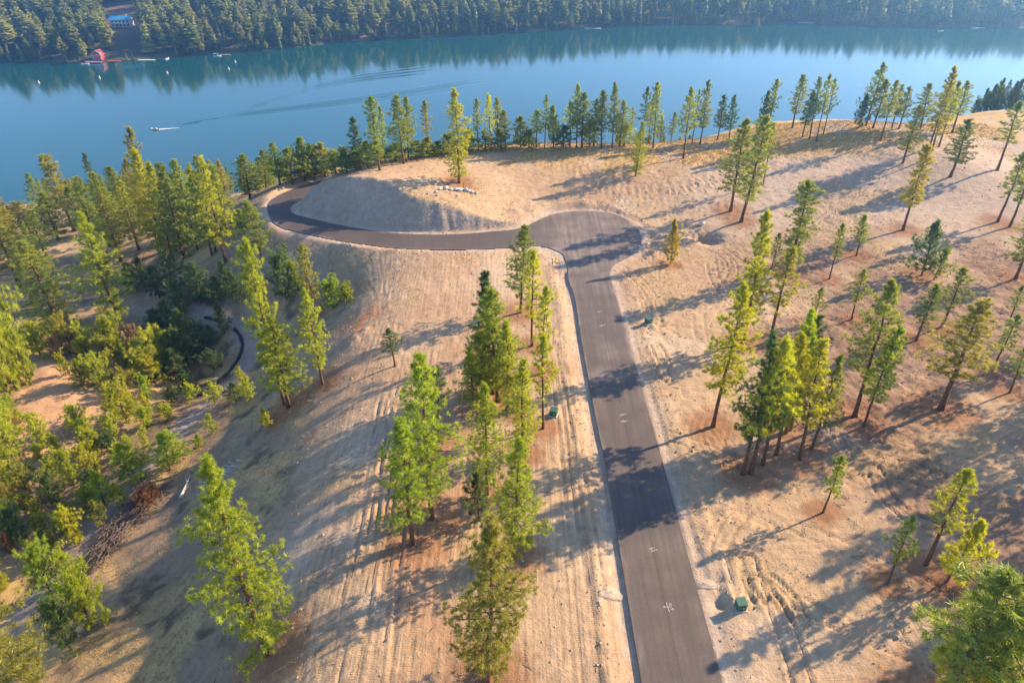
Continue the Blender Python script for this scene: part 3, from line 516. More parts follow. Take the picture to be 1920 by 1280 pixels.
(-69.4,123.0,6.2,4.7,'b','d','dark green pine, sixth from the left of shaded young pines in the ravine','young pines in the ravine'),
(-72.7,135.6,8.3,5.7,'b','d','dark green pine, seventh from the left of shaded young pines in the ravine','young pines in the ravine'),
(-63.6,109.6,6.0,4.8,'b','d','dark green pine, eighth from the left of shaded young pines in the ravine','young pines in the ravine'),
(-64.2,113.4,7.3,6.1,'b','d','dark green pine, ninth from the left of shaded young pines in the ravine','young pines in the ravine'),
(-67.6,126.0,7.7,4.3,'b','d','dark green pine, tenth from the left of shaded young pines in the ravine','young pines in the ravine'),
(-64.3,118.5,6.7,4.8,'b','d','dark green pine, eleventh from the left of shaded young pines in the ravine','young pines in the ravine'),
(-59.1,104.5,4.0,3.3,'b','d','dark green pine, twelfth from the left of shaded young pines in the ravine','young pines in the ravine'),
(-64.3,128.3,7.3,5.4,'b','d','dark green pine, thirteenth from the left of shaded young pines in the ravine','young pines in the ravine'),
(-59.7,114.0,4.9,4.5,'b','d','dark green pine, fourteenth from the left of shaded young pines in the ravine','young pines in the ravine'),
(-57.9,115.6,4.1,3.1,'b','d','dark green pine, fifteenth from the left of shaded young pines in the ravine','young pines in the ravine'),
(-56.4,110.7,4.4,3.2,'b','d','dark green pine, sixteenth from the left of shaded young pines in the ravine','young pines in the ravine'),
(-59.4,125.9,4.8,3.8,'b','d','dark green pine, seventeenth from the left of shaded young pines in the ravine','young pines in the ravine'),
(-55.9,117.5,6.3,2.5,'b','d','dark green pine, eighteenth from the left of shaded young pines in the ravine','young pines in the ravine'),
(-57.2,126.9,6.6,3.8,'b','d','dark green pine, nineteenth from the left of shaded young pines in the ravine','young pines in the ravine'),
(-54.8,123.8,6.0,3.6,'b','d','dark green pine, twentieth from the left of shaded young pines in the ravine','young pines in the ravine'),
(-50.6,123.1,6.5,4.2,'b','d',"dark green pine, first from the left of bushy pines below the bend's bank",'young pines on the bank'),
(-44.0,121.2,8.3,6.3,'b','d',"dark green pine, second from the left of bushy pines below the bend's bank",'young pines on the bank'),
(-41.6,122.2,5.2,4.1,'b','m',"green pine, third from the left of bushy pines below the bend's bank",'young pines on the bank'),
(-33.3,115.0,4.8,5.3,'b','g',"bright green pine, fourth from the left of bushy pines below the bend's bank",'young pines on the bank'),
(-30.3,113.9,3.0,3.3,'b','g',"bright green pine, fifth from the left of bushy pines below the bend's bank",'young pines on the bank'),
(-87.5,99.6,15.2,7.2,'s','y','yellow-green pine, first from the left of bushes around the bare left knoll','bushes around the left knoll'),
(-78.3,84.1,8.5,6.9,'b','y','yellow-green bush, second from the left of bushes around the bare left knoll','bushes around the left knoll'),
(-93.8,111.1,13.8,6.3,'s','y','yellow-green pine, third from the left of bushes around the bare left knoll','bushes around the left knoll'),
(-85.5,102.6,9.0,4.6,'s','y','yellow-green pine, fourth from the left of bushes around the bare left knoll','bushes around the left knoll'),
(-91.1,114.3,6.0,4.9,'b','y','yellow-green bush, fifth from the left of bushes around the bare left knoll','bushes around the left knoll'),
(-75.5,87.9,5.3,3.7,'b','y','yellow-green bush, sixth from the left of bushes around the bare left knoll','bushes around the left knoll'),
(-80.9,105.4,3.9,2.3,'b','y','yellow-green bush, seventh from the left of bushes around the bare left knoll','bushes around the left knoll'),
(-86.3,115.7,6.7,4.5,'b','o','olive bush, eighth from the left of bushes around the bare left knoll','bushes around the left knoll'),
(-72.0,91.7,4.5,3.5,'b','y','yellow-green bush, ninth from the left of bushes around the bare left knoll','bushes around the left knoll'),
(-76.6,103.0,4.3,3.8,'b','y','yellow-green bush, tenth from the left of bushes around the bare left knoll','bushes around the left knoll'),
(-81.9,114.1,6.4,4.5,'b','y','yellow-green bush, eleventh from the left of bushes around the bare left knoll','bushes around the left knoll'),
(-68.1,87.3,5.5,4.1,'b','y','yellow-green bush, twelfth from the left of bushes around the bare left knoll','bushes around the left knoll'),
(-73.9,103.6,5.5,4.9,'b','y','yellow-green bush, thirteenth from the left of bushes around the bare left knoll','bushes around the left knoll'),
(-77.5,115.4,7.3,6.4,'b','y','yellow-green bush, fourteenth from the left of bushes around the bare left knoll','bushes around the left knoll'),
(-65.4,89.8,4.5,2.8,'b','y','yellow-green bush, fifteenth from the left of bushes around the bare left knoll','bushes around the left knoll'),
(-69.8,103.8,3.9,3.4,'b','o','olive bush, sixteenth from the left of bushes around the bare left knoll','bushes around the left knoll'),
(-65.5,94.5,6.8,5.9,'b','y','yellow-green bush, seventeenth from the left of bushes around the bare left knoll','bushes around the left knoll'),
(-65.2,101.6,3.9,3.0,'b','g','bright green bush, eighteenth from the left of bushes around the bare left knoll','bushes around the left knoll'),
(-67.3,107.2,5.6,6.1,'b','y','yellow-green bush, nineteenth from the left of bushes around the bare left knoll','bushes around the left knoll'),
(-67.8,110.8,7.8,7.4,'b','y','yellow-green bush, twentieth from the left of bushes around the bare left knoll','bushes around the left knoll'),
(-65.9,113.7,6.8,5.1,'b','y','yellow-green bush, twenty-first from the left of bushes around the bare left knoll','bushes around the left knoll'),
(-86.7,112.6,3.9,3.0,'b','x','tan bush, first from the left of leafless bushes by the ravine','leafless bushes by the ravine'),
(-84.4,115.9,4.3,3.5,'b','x','tan bush, second from the left of leafless bushes by the ravine','leafless bushes by the ravine'),
(-80.2,116.7,4.3,3.5,'b','x','tan bush, third from the left of leafless bushes by the ravine','leafless bushes by the ravine'),
(-73.7,117.0,6.0,3.3,'b','x','tan bush, fourth from the left of leafless bushes by the ravine','leafless bushes by the ravine'),
(-69.3,67.3,3.0,1.6,'b','r','rusty bush, first from the left of dead bushes in the lower left','rusty dead bushes'),
(-53.1,74.4,2.9,3.1,'b','r','rusty bush, second from the left of dead bushes in the lower left','rusty dead bushes'),
(-52.1,75.2,2.1,1.9,'b','r','rusty bush, third from the left of dead bushes in the lower left','rusty dead bushes'),
(-58.0,70.8,4.8,2.2,'b','o','olive pine, first from the left of young pines beside the trail','young pines beside the trail'),
(-59.9,75.2,5.9,3.1,'b','g','bright green pine, second from the left of young pines beside the trail','young pines beside the trail'),
(-56.8,74.6,4.1,2.3,'b','y','yellow-green pine, third from the left of young pines beside the trail','young pines beside the trail'),
(-56.6,79.1,6.7,5.2,'b','g','bright green pine, fourth from the left of young pines beside the trail','young pines beside the trail'),
(-52.2,80.9,6.2,4.6,'b','g','bright green pine, fifth from the left of young pines beside the trail','young pines beside the trail'),
(-53.0,84.3,4.3,2.8,'b','y','yellow-green pine, sixth from the left of young pines beside the trail','young pines beside the trail'),
(-49.2,85.3,2.2,1.8,'b','y','yellow-green pine, seventh from the left of young pines beside the trail','young pines beside the trail'),
(-48.1,88.4,3.3,1.9,'b','y','yellow-green pine, eighth from the left of young pines beside the trail','young pines beside the trail'),
(-51.2,97.6,4.2,2.7,'b','y','yellow-green pine, ninth from the left of young pines beside the trail','young pines beside the trail'),
(-47.1,96.7,3.4,3.1,'b','d','dark green pine, tenth from the left of young pines beside the trail','young pines beside the trail'),
(-47.9,102.2,3.1,1.7,'b','y','yellow-green pine, eleventh from the left of young pines beside the trail','young pines beside the trail'),
(-43.9,94.5,4.7,2.5,'b','y','yellow-green pine, twelfth from the left of young pines beside the trail','young pines beside the trail'),
(-36.6,82.9,3.2,1.9,'b','y','yellow-green pine, thirteenth from the left of young pines beside the trail','young pines beside the trail'),
(-73.2,73.2,5.3,3.5,'b','o','olive bush, first from the left of bushes in the lower left hollow','bushes in the lower left hollow'),
(-70.8,69.7,5.8,4.2,'b','g','bright green bush, second from the left of bushes in the lower left hollow','bushes in the lower left hollow'),
(-68.8,69.0,5.3,3.6,'b','d','dark green bush, third from the left of bushes in the lower left hollow','bushes in the lower left hollow'),
(-72.5,77.7,5.1,3.8,'b','o','olive bush, fourth from the left of bushes in the lower left hollow','bushes in the lower left hollow'),
(-64.7,65.5,4.0,2.6,'b','y','yellow-green bush, fifth from the left of bushes in the lower left hollow','bushes in the lower left hollow'),
(-60.5,60.8,6.7,4.5,'b','g','bright green bush, sixth from the left of bushes in the lower left hollow','bushes in the lower left hollow'),
(-69.6,77.5,4.0,1.9,'b','y','yellow-green bush, seventh from the left of bushes in the lower left hollow','bushes in the lower left hollow'),
(-67.8,76.3,4.9,3.6,'b','d','dark green bush, eighth from the left of bushes in the lower left hollow','bushes in the lower left hollow'),
(-58.2,62.0,4.6,3.3,'b','g','bright green bush, ninth from the left of bushes in the lower left hollow','bushes in the lower left hollow'),
(-52.3,51.3,7.4,3.9,'b','d','dark green bush, tenth from the left of bushes in the lower left hollow','bushes in the lower left hollow'),
(-67.3,80.1,5.5,3.7,'b','y','yellow-green bush, eleventh from the left of bushes in the lower left hollow','bushes in the lower left hollow'),
(-60.3,68.3,5.8,3.2,'b','y','yellow-green bush, twelfth from the left of bushes in the lower left hollow','bushes in the lower left hollow'),
(-51.1,54.1,7.9,5.3,'b','g','bright green bush, thirteenth from the left of bushes in the lower left hollow','bushes in the lower left hollow'),
(-67.2,86.8,4.7,3.7,'b','y','yellow-green bush, fourteenth from the left of bushes in the lower left hollow','bushes in the lower left hollow'),
(-11.6,149.9,20.1,6.1,'p','y','lone full-crowned pine standing behind the row of pale boulders','pines standing alone'),
(28.6,159.6,12.5,4.1,'b','y','lone small pine on bare sand above the paved turnaround','pines standing alone'),
(56.8,154.6,13.7,3.1,'s','m','thin sparse pine just right of the tall pair above the trench','pines standing alone'),
(29.7,119.9,8.1,2.7,'b','a','small yellowish pine alone on bare dirt right of the turnaround','pines standing alone'),
(34.9,56.9,8.3,2.4,'s','g','lone slender pine with a thin shadow on bare dirt at right','pines standing alone'),
(-2.3,37.6,20.3,6.6,'p','o','big olive pine at the bottom centre of the picture','pines standing alone'),
(-24.0,42.3,24.7,7.2,'p','g','big bright green pine alone at the lower left','pines standing alone'),
(-53.6,43.3,21.4,11.4,'p','o','broad golden-green pine cut off by the lower left corner','pines standing alone'),
(-56.0,208.3,8.8,2.8,'b','y','treetop, first from the left peeking over the crest from the lake bank','pines on the lake bank below the crest'),
(-50.4,206.0,8.6,3.4,'b','m','treetop, second from the left peeking over the crest from the lake bank','pines on the lake bank below the crest'),
(-53.6,252.1,16.7,5.5,'b','o','treetop, third from the left peeking over the crest from the lake bank','pines on the lake bank below the crest'),
(-50.6,242.8,11.7,4.5,'p','m','treetop, fourth from the left peeking over the crest from the lake bank','pines on the lake bank below the crest'),
(-43.5,223.6,11.4,3.5,'b','m','treetop, fifth from the left peeking over the crest from the lake bank','pines on the lake bank below the crest'),
(-42.8,232.2,12.2,4.4,'p','y','treetop, sixth from the left peeking over the crest from the lake bank','pines on the lake bank below the crest'),
(-48.3,263.8,19.0,5.6,'p','o','treetop, seventh from the left peeking over the crest from the lake bank','pines on the lake bank below the crest'),
(-38.7,227.3,11.5,3.3,'p','y','treetop, eighth from the left peeking over the crest from the lake bank','pines on the lake bank below the crest'),
(-41.9,275.2,22.6,7.2,'p','o','treetop, ninth from the left peeking over the crest from the lake bank','pines on the lake bank below the crest'),
(-34.8,251.0,16.6,5.2,'p','o','treetop, tenth from the left peeking over the crest from the lake bank','pines on the lake bank below the crest'),
(-6.5,215.1,7.1,2.7,'b','d','treetop, eleventh from the left peeking over the crest from the lake bank','pines on the lake bank below the crest'),
(1.9,257.4,15.4,5.8,'p','d','treetop, twelfth from the left peeking over the crest from the lake bank','pines on the lake bank below the crest'),
(5.9,252.4,14.5,4.4,'b','o','treetop, thirteenth from the left peeking over the crest from the lake bank','pines on the lake bank below the crest'),
(38.8,263.9,16.6,6.1,'p','o','treetop, fourteenth from the left peeking over the crest from the lake bank','pines on the lake bank below the crest'),
(40.2,258.1,13.3,5.0,'p','y','treetop, fifteenth from the left peeking over the crest from the lake bank','pines on the lake bank below the crest'),
(43.3,247.4,13.3,4.4,'p','y','treetop, sixteenth from the left peeking over the crest from the lake bank','pines on the lake bank below the crest'),
(49.9,283.7,17.9,5.3,'p','m','treetop, seventeenth from the left peeking over the crest from the lake bank','pines on the lake bank below the crest'),
(41.6,230.5,9.0,3.1,'b','y','treetop, eighteenth from the left peeking over the crest from the lake bank','pines on the lake bank below the crest'),
(55.2,289.6,18.9,7.3,'p','d','treetop, nineteenth from the left peeking over the crest from the lake bank','pines on the lake bank below the crest'),
(53.6,276.1,16.9,5.1,'p','m','treetop, twentieth from the left peeking over the crest from the lake bank','pines on the lake bank below the crest'),
(60.9,288.6,15.9,6.3,'p','d','treetop, twenty-first from the left peeking over the crest from the lake bank','pines on the lake bank below the crest'),
(53.1,246.1,10.4,4.1,'b','m','treetop, twenty-second from the left peeking over the crest from the lake bank','pines on the lake bank below the crest'),
(66.9,282.8,13.8,5.5,'b','y','treetop, twenty-third from the left peeking over the crest from the lake bank','pines on the lake bank below the crest'),
(71.8,287.8,14.9,5.1,'b','m','treetop, twenty-fourth from the left peeking over the crest from the lake bank','pines on the lake bank below the crest'),
(-100.3,228.7,12.0,4.4,'p','d','pine, first from the left in the lakeside rank of the left lake bank','pines on the left lake bank'),
(-90.6,212.1,9.9,3.3,'b','d','pine, second from the left in the lakeside rank of the left lake bank','pines on the left lake bank'),
(-107.1,259.8,11.5,4.1,'p','m','pine, third from the left in the lakeside rank of the left lake bank','pines on the left lake bank'),
(-76.6,195.9,10.5,4.1,'b','m','pine, fourth from the left in the lakeside rank of the left lake bank','pines on the left lake bank'),
(-83.4,222.0,10.2,3.4,'b','m','pine, fifth from the left in the lakeside rank of the left lake bank','pines on the left lake bank'),
(-101.9,270.2,13.5,4.7,'p','y','pine, sixth from the left in the lakeside rank of the left lake bank','pines on the left lake bank'),
(-102.5,276.4,13.9,5.5,'p','y','pine, seventh from the left in the lakeside rank of the left lake bank','pines on the left lake bank'),
(-79.1,217.4,10.0,3.8,'b','y','pine, eighth from the left in the lakeside rank of the left lake bank','pines on the left lake bank'),
(-88.6,248.4,12.1,4.3,'p','m','pine, ninth from the left in the lakeside rank of the left lake bank','pines on the left lake bank'),
(-83.1,233.8,11.5,3.9,'p','y','pine, tenth from the left in the lakeside rank of the left lake bank','pines on the left lake bank'),
(-66.9,190.0,7.7,2.9,'b','m','pine, eleventh from the left in the lakeside rank of the left lake bank','pines on the left lake bank'),
(-77.6,223.0,10.1,3.6,'b','m','pine, twelfth from the left in the lakeside rank of the left lake bank','pines on the left lake bank'),
(-95.0,271.3,13.9,5.4,'p','y','pine, thirteenth from the left in the lakeside rank of the left lake bank','pines on the left lake bank'),
(-80.7,243.6,13.1,3.8,'b','y','pine, fourteenth from the left in the lakeside rank of the left lake bank','pines on the left lake bank'),
(-89.6,271.2,13.7,4.5,'p','o','pine, fifteenth from the left in the lakeside rank of the left lake bank','pines on the left lake bank'),
(-75.8,234.6,9.9,3.0,'b','o','pine, sixteenth from the left in the lakeside rank of the left lake bank','pines on the left lake bank'),
(-81.4,263.0,15.8,6.2,'p','o','pine, seventeenth from the left in the lakeside rank of the left lake bank','pines on the left lake bank'),
(-67.1,219.8,9.2,2.7,'b','d','pine, eighteenth from the left in the lakeside rank of the left lake bank','pines on the left lake bank'),
(-68.6,229.3,9.4,3.0,'b','y','pine, nineteenth from the left in the lakeside rank of the left lake bank','pines on the left lake bank'),
(-64.4,239.0,10.1,3.6,'b','m','pine, twentieth from the left in the lakeside rank of the left lake bank','pines on the left lake bank'),
(-69.6,265.2,18.2,5.4,'p','d','pine, twenty-first from the left in the lakeside rank of the left lake bank','pines on the left lake bank'),
(-171.5,287.3,11.9,4.7,'p','m','pine, first from the left in the second rank of the left lake bank','pines on the left lake bank'),
(-162.0,276.2,14.4,5.3,'p','m','pine, second from the left in the second rank of the left lake bank','pines on the left lake bank'),
(-171.4,294.8,15.0,4.9,'p','d','pine, third from the left in the second rank of the left lake bank','pines on the left lake bank'),
(-154.0,274.9,15.8,6.3,'p','d','pine, fourth from the left in the second rank of the left lake bank','pines on the left lake bank'),
(-159.7,291.8,13.5,4.7,'p','o','pine, fifth from the left in the second rank of the left lake bank','pines on the left lake bank'),
(-159.1,298.4,15.3,5.1,'p','m','pine, sixth from the left in the second rank of the left lake bank','pines on the left lake bank'),
(-131.1,250.0,14.2,4.3,'p','m','pine, seventh from the left in the second rank of the left lake bank','pines on the left lake bank'),
(-132.9,256.2,12.0,3.4,'p','d','pine, eighth from the left in the second rank of the left lake bank','pines on the left lake bank'),
(-118.7,234.1,11.5,4.1,'p','y','pine, ninth from the left in the second rank of the left lake bank','pines on the left lake bank'),
(-143.8,292.7,13.2,4.5,'p','d','pine, tenth from the left in the second rank of the left lake bank','pines on the left lake bank'),
(-140.8,297.1,12.3,3.9,'p','y','pine, eleventh from the left in the second rank of the left lake bank','pines on the left lake bank'),
(-122.1,260.3,12.3,4.6,'p','m','pine, twelfth from the left in the second rank of the left lake bank','pines on the left lake bank'),
(-134.2,287.5,15.4,5.8,'p','y','pine, thirteenth from the left in the second rank of the left lake bank','pines on the left lake bank'),
(-128.4,287.7,14.5,5.1,'p','m','pine, fourteenth from the left in the second rank of the left lake bank','pines on the left lake bank'),
(-120.5,272.8,14.1,4.8,'b','m','pine, fifteenth from the left in the second rank of the left lake bank','pines on the left lake bank'),
(-128.8,295.9,16.8,6.6,'p','y','pine, sixteenth from the left in the second rank of the left lake bank','pines on the left lake bank'),
(-119.4,278.0,14.0,5.3,'b','o','pine, seventeenth from the left in the second rank of the left lake bank','pines on the left lake bank'),
(-84.9,197.6,11.2,3.6,'p','y','pine, eighteenth from the left in the second rank of the left lake bank','pines on the left lake bank'),
(-108.4,277.2,16.1,5.3,'p','d','pine, nineteenth from the left in the second rank of the left lake bank','pines on the left lake bank'),
(-93.7,282.8,15.6,5.5,'p','y','pine, twentieth from the left in the second rank of the left lake bank','pines on the left lake bank'),
(-72.1,279.5,19.5,7.6,'p','m','pine, twenty-first from the left in the second rank of the left lake bank','pines on the left lake bank'),
(-66.6,271.1,18.9,6.9,'b','o','pine, twenty-second from the left in the second rank of the left lake bank','pines on the left lake bank'),
(-178.8,257.8,9.7,2.9,'b','m','pine, first from the left in the third rank of the left lake bank','pines on the left lake bank'),
(-173.6,250.9,11.2,3.4,'b','m','pine, second from the left in the third rank of the left lake bank','pines on the left lake bank'),
(-182.7,267.1,10.1,3.3,'b','y','pine, third from the left in the third rank of the left lake bank','pines on the left lake bank'),
(-155.3,227.6,12.7,4.1,'b','m','pine, fourth from the left in the third rank of the left lake bank','pines on the left lake bank'),
(-190.0,286.7,10.8,3.5,'b','m','pine, fifth from the left in the third rank of the left lake bank','pines on the left lake bank'),
(-192.1,292.8,10.0,2.9,'b','o','pine, sixth from the left in the third rank of the left lake bank','pines on the left lake bank'),
(-168.0,257.7,8.9,3.5,'b','o','pine, seventh from the left in the third rank of the left lake bank','pines on the left lake bank'),
(-161.2,249.8,10.4,3.8,'b','o','pine, eighth from the left in the third rank of the left lake bank','pines on the left lake bank'),
(-172.8,270.5,9.1,3.6,'b','y','pine, ninth from the left in the third rank of the left lake bank','pines on the left lake bank'),
(-151.5,242.2,9.6,2.7,'b','d','pine, tenth from the left in the third rank of the left lake bank','pines on the left lake bank'),
(-153.1,249.8,12.4,3.8,'p','y','pine, eleventh from the left in the third rank of the left lake bank','pines on the left lake bank'),
(-139.3,240.9,13.7,5.1,'p','o','pine, twelfth from the left in the third rank of the left lake bank','pines on the left lake bank'),
(-123.3,213.6,13.6,5.4,'b','m','pine, thirteenth from the left in the third rank of the left lake bank','pines on the left lake bank'),
(-127.1,226.9,14.0,4.5,'p','o','pine, fourteenth from the left in the third rank of the left lake bank','pines on the left lake bank'),
(-127.4,235.3,13.5,5.3,'b','y','pine, fifteenth from the left in the third rank of the left lake bank','pines on the left lake bank'),
(-128.1,241.2,12.2,4.3,'b','m','pine, sixteenth from the left in the third rank of the left lake bank','pines on the left lake bank'),
(-108.3,211.6,13.5,4.4,'p','o','pine, seventeenth from the left in the third rank of the left lake bank','pines on the left lake bank'),
(-73.8,175.3,11.9,3.9,'p','o','pine, eighteenth from the left in the third rank of the left lake bank','pines on the left lake bank'),
(-74.0,294.0,17.7,6.1,'p','o','pine, nineteenth from the left in the third rank of the left lake bank','pines on the left lake bank'),
(-68.1,287.0,22.5,8.3,'p','o','pine, twentieth from the left in the third rank of the left lake bank','pines on the left lake bank'),
(-60.5,280.6,22.7,6.7,'p','y','pine, twenty-first from the left in the third rank of the left lake bank','pines on the left lake bank'),
(-181.7,202.6,10.5,3.8,'b','m','pine, first from the left in the nearest rank of the left lake bank','pines on the left lake bank'),
(-165.7,182.3,12.8,4.0,'p','y','pine, second from the left in the nearest rank of the left lake bank','pines on the left lake bank'),
(-147.9,165.0,15.9,6.0,'b','m','pine, third from the left in the nearest rank of the left lake bank','pines on the left lake bank'),
(-182.0,211.8,7.1,2.2,'b','y','pine, fourth from the left in the nearest rank of the left lake bank','pines on the left lake bank'),
(-163.0,191.6,10.6,3.4,'b','m','pine, fifth from the left in the nearest rank of the left lake bank','pines on the left lake bank'),
(-170.6,204.3,8.5,2.5,'b','o','pine, sixth from the left in the nearest rank of the left lake bank','pines on the left lake bank'),
(-146.5,174.9,14.0,4.9,'p','m','pine, seventh from the left in the nearest rank of the left lake bank','pines on the left lake bank'),
(-138.0,164.4,17.8,7.1,'b','o','pine, eighth from the left in the nearest rank of the left lake bank','pines on the left lake bank'),
(-125.6,150.2,20.6,7.0,'p','o','pine, ninth from the left in the nearest rank of the left lake bank','pines on the left lake bank'),
(-139.0,171.6,16.1,5.3,'p','y','pine, tenth from the left in the nearest rank of the left lake bank','pines on the left lake bank'),
(-117.8,158.8,13.2,4.4,'p','m','pine, eleventh from the left in the nearest rank of the left lake bank','pines on the left lake bank'),
(-143.4,203.6,16.2,5.8,'b','m','pine, twelfth from the left in the nearest rank of the left lake bank','pines on the left lake bank'),
(-113.3,177.6,17.3,6.2,'p','m','pine, thirteenth from the left in the nearest rank of the left lake bank','pines on the left lake bank'),
(-96.3,150.0,14.2,4.2,'p','d','pine, fourteenth from the left in the nearest rank of the left lake bank','pines on the left lake bank'),
(-119.4,197.5,14.8,4.3,'p','d','pine, fifteenth from the left in the nearest rank of the left lake bank','pines on the left lake bank'),
(-97.3,160.0,22.9,7.7,'p','m','pine, sixteenth from the left in the nearest rank of the left lake bank','pines on the left lake bank'),
(-107.7,195.4,14.9,5.7,'p','d','pine, seventeenth from the left in the nearest rank of the left lake bank','pines on the left lake bank'),
(-86.4,170.5,16.8,6.3,'p','d','pine, eighteenth from the left in the nearest rank of the left lake bank','pines on the left lake bank'),
(-82.0,164.5,13.3,4.1,'p','o','pine, nineteenth from the left in the nearest rank of the left lake bank','pines on the left lake bank'),
(-87.3,178.2,14.3,5.6,'p','o','pine, twentieth from the left in the nearest rank of the left lake bank','pines on the left lake bank'),
(-78.8,169.9,14.4,5.3,'p','y','pine, twenty-first from the left in the nearest rank of the left lake bank','pines on the left lake bank'),
(-70.2,158.4,16.5,5.6,'p','m','pine, twenty-second from the left in the nearest rank of the left lake bank','pines on the left lake bank'),
(-96.4,106.6,2.4,2.2,'b','y','yellow-green low bush, first from the left of the thicket above the bare left knoll','thicket bushes in the left hollow'),
(-99.2,113.9,2.0,1.5,'b','y','yellow-green low bush, second from the left of the thicket above the bare left knoll','thicket bushes in the left hollow'),
(-89.4,105.1,2.7,2.0,'b','y','yellow-green low bush, third from the left of the thicket above the bare left knoll','thicket bushes in the left hollow'),
(-96.2,118.1,3.2,2.6,'b','y','yellow-green low bush, fourth from the left of the thicket above the bare left knoll','thicket bushes in the left hollow'),
(-93.0,118.5,2.7,2.7,'b','o','olive low bush, fifth from the left of the thicket above the bare left knoll','thicket bushes in the left hollow'),
(-85.1,118.4,2.9,2.1,'b','y','yellow-green low bush, sixth from the left of the thicket above the bare left knoll','thicket bushes in the left hollow'),
(-76.6,111.1,2.6,2.2,'b','y','yellow-green low bush, seventh from the left of the thicket above the bare left knoll','thicket bushes in the left hollow'),
(-73.5,106.3,1.8,1.8,'b','y','yellow-green low bush, eighth from the left of the thicket above the bare left knoll','thicket bushes in the left hollow'),
(-79.9,120.6,2.8,2.7,'b','y','yellow-green low bush, ninth from the left of the thicket above the bare left knoll','thicket bushes in the left hollow'),
(-76.6,119.4,1.7,1.5,'b','y','yellow-green low bush, tenth from the left of the thicket above the bare left knoll','thicket bushes in the left hollow'),
(-73.3,113.0,3.6,3.3,'b','o','olive low bush, eleventh from the left of the thicket above the bare left knoll','thicket bushes in the left hollow'),
(-70.8,108.4,2.1,1.8,'b','y','yellow-green low bush, twelfth from the left of the thicket above the bare left knoll','thicket bushes in the left hollow'),
(-70.4,110.9,2.4,2.3,'b','y','yellow-green low bush, thirteenth from the left of the thicket above the bare left knoll','thicket bushes in the left hollow'),
(-70.9,119.0,2.9,2.7,'b','y','yellow-green low bush, fourteenth from the left of the thicket above the bare left knoll','thicket bushes in the left hollow'),
(-66.9,116.1,2.8,2.8,'b','g','bright green low bush, fifteenth from the left of the thicket above the bare left knoll','thicket bushes in the left hollow'),
(-82.4,84.1,2.2,1.6,'b','y','yellow-green low bush, first from the left of the thicket beside the bare left knoll','thicket bushes in the left hollow'),
(-86.0,90.5,3.5,3.0,'b','y','yellow-green low bush, second from the left of the thicket beside the bare left knoll','thicket bushes in the left hollow'),
(-89.2,96.5,2.8,2.8,'b','g','bright green low bush, third from the left of the thicket beside the bare left knoll','thicket bushes in the left hollow'),
(-86.7,94.5,3.1,2.6,'b','y','yellow-green low bush, fourth from the left of the thicket beside the bare left knoll','thicket bushes in the left hollow'),
(-90.8,101.6,3.2,3.1,'b','y','yellow-green low bush, fifth from the left of the thicket beside the bare left knoll','thicket bushes in the left hollow'),
(-80.7,86.5,2.7,2.6,'b','y','yellow-green low bush, sixth from the left of the thicket beside the bare left knoll','thicket bushes in the left hollow'),
(-84.4,93.3,3.3,3.3,'b','g','bright green low bush, seventh from the left of the thicket beside the bare left knoll','thicket bushes in the left hollow'),
(-86.0,96.8,2.3,1.9,'b','y','yellow-green low bush, eighth from the left of the thicket beside the bare left knoll','thicket bushes in the left hollow'),
(-88.1,102.3,3.3,3.1,'b','y','yellow-green low bush, ninth from the left of the thicket beside the bare left knoll','thicket bushes in the left hollow'),
(-81.9,92.5,2.2,2.1,'b','y','yellow-green low bush, tenth from the left of the thicket beside the bare left knoll','thicket bushes in the left hollow'),
(-75.1,85.1,2.4,2.1,'b','y','yellow-green low bush, eleventh from the left of the thicket beside the bare left knoll','thicket bushes in the left hollow'),
(-72.4,86.0,3.5,2.7,'b','y','yellow-green low bush, twelfth from the left of the thicket beside the bare left knoll','thicket bushes in the left hollow'),
(-70.8,99.3,2.5,1.8,'b','y','yellow-green low bush, thirteenth from the left of the thicket beside the bare left knoll','thicket bushes in the left hollow'),
(-67.2,91.5,2.1,1.6,'b','y','yellow-green low bush, fourteenth from the left of the thicket beside the bare left knoll','thicket bushes in the left hollow'),
(-65.0,87.4,3.1,3.1,'b','d','dark green low bush, fifteenth from the left of the thicket beside the bare left knoll','thicket bushes in the left hollow'),
(-68.5,96.5,2.0,1.7,'b','y','yellow-green low bush, sixteenth from the left of the thicket beside the bare left knoll','thicket bushes in the left hollow'),
(-61.5,86.7,2.6,2.0,'b','y','yellow-green low bush, seventeenth from the left of the thicket beside the bare left knoll','thicket bushes in the left hollow'),
(-67.1,99.4,2.4,2.1,'b','y','yellow-green low bush, eighteenth from the left of the thicket beside the bare left knoll','thicket bushes in the left hollow'),
(-65.4,96.7,2.5,1.8,'b','y','yellow-green low bush, nineteenth from the left of the thicket beside the bare left knoll','thicket bushes in the left hollow'),
(-64.2,98.8,2.2,1.6,'b','y','yellow-green low bush, twentieth from the left of the thicket beside the bare left knoll','thicket bushes in the left hollow'),
(-59.0,87.4,2.4,1.7,'b','y','yellow-green low bush, twenty-first from the left of the thicket beside the bare left knoll','thicket bushes in the left hollow'),
(-61.3,92.9,3.5,3.5,'b','y','yellow-green low bush, twenty-second from the left of the thicket beside the bare left knoll','thicket bushes in the left hollow'),
(-60.3,96.7,1.8,1.7,'b','y','yellow-green low bush, twenty-third from the left of the thicket beside the bare left knoll','thicket bushes in the left hollow'),
(-58.4,94.9,2.6,2.4,'b','y','yellow-green low bush, twenty-fourth from the left of the thicket beside the bare left knoll','thicket bushes in the left hollow'),
(-60.2,100.4,2.9,2.8,'b','d','dark green low bush, twenty-fifth from the left of the thicket beside the bare left knoll','thicket bushes in the left hollow'),
(-56.8,100.7,3.1,2.6,'b','y','yellow-green low bush, twenty-sixth from the left of the thicket beside the bare left knoll','thicket bushes in the left hollow'),
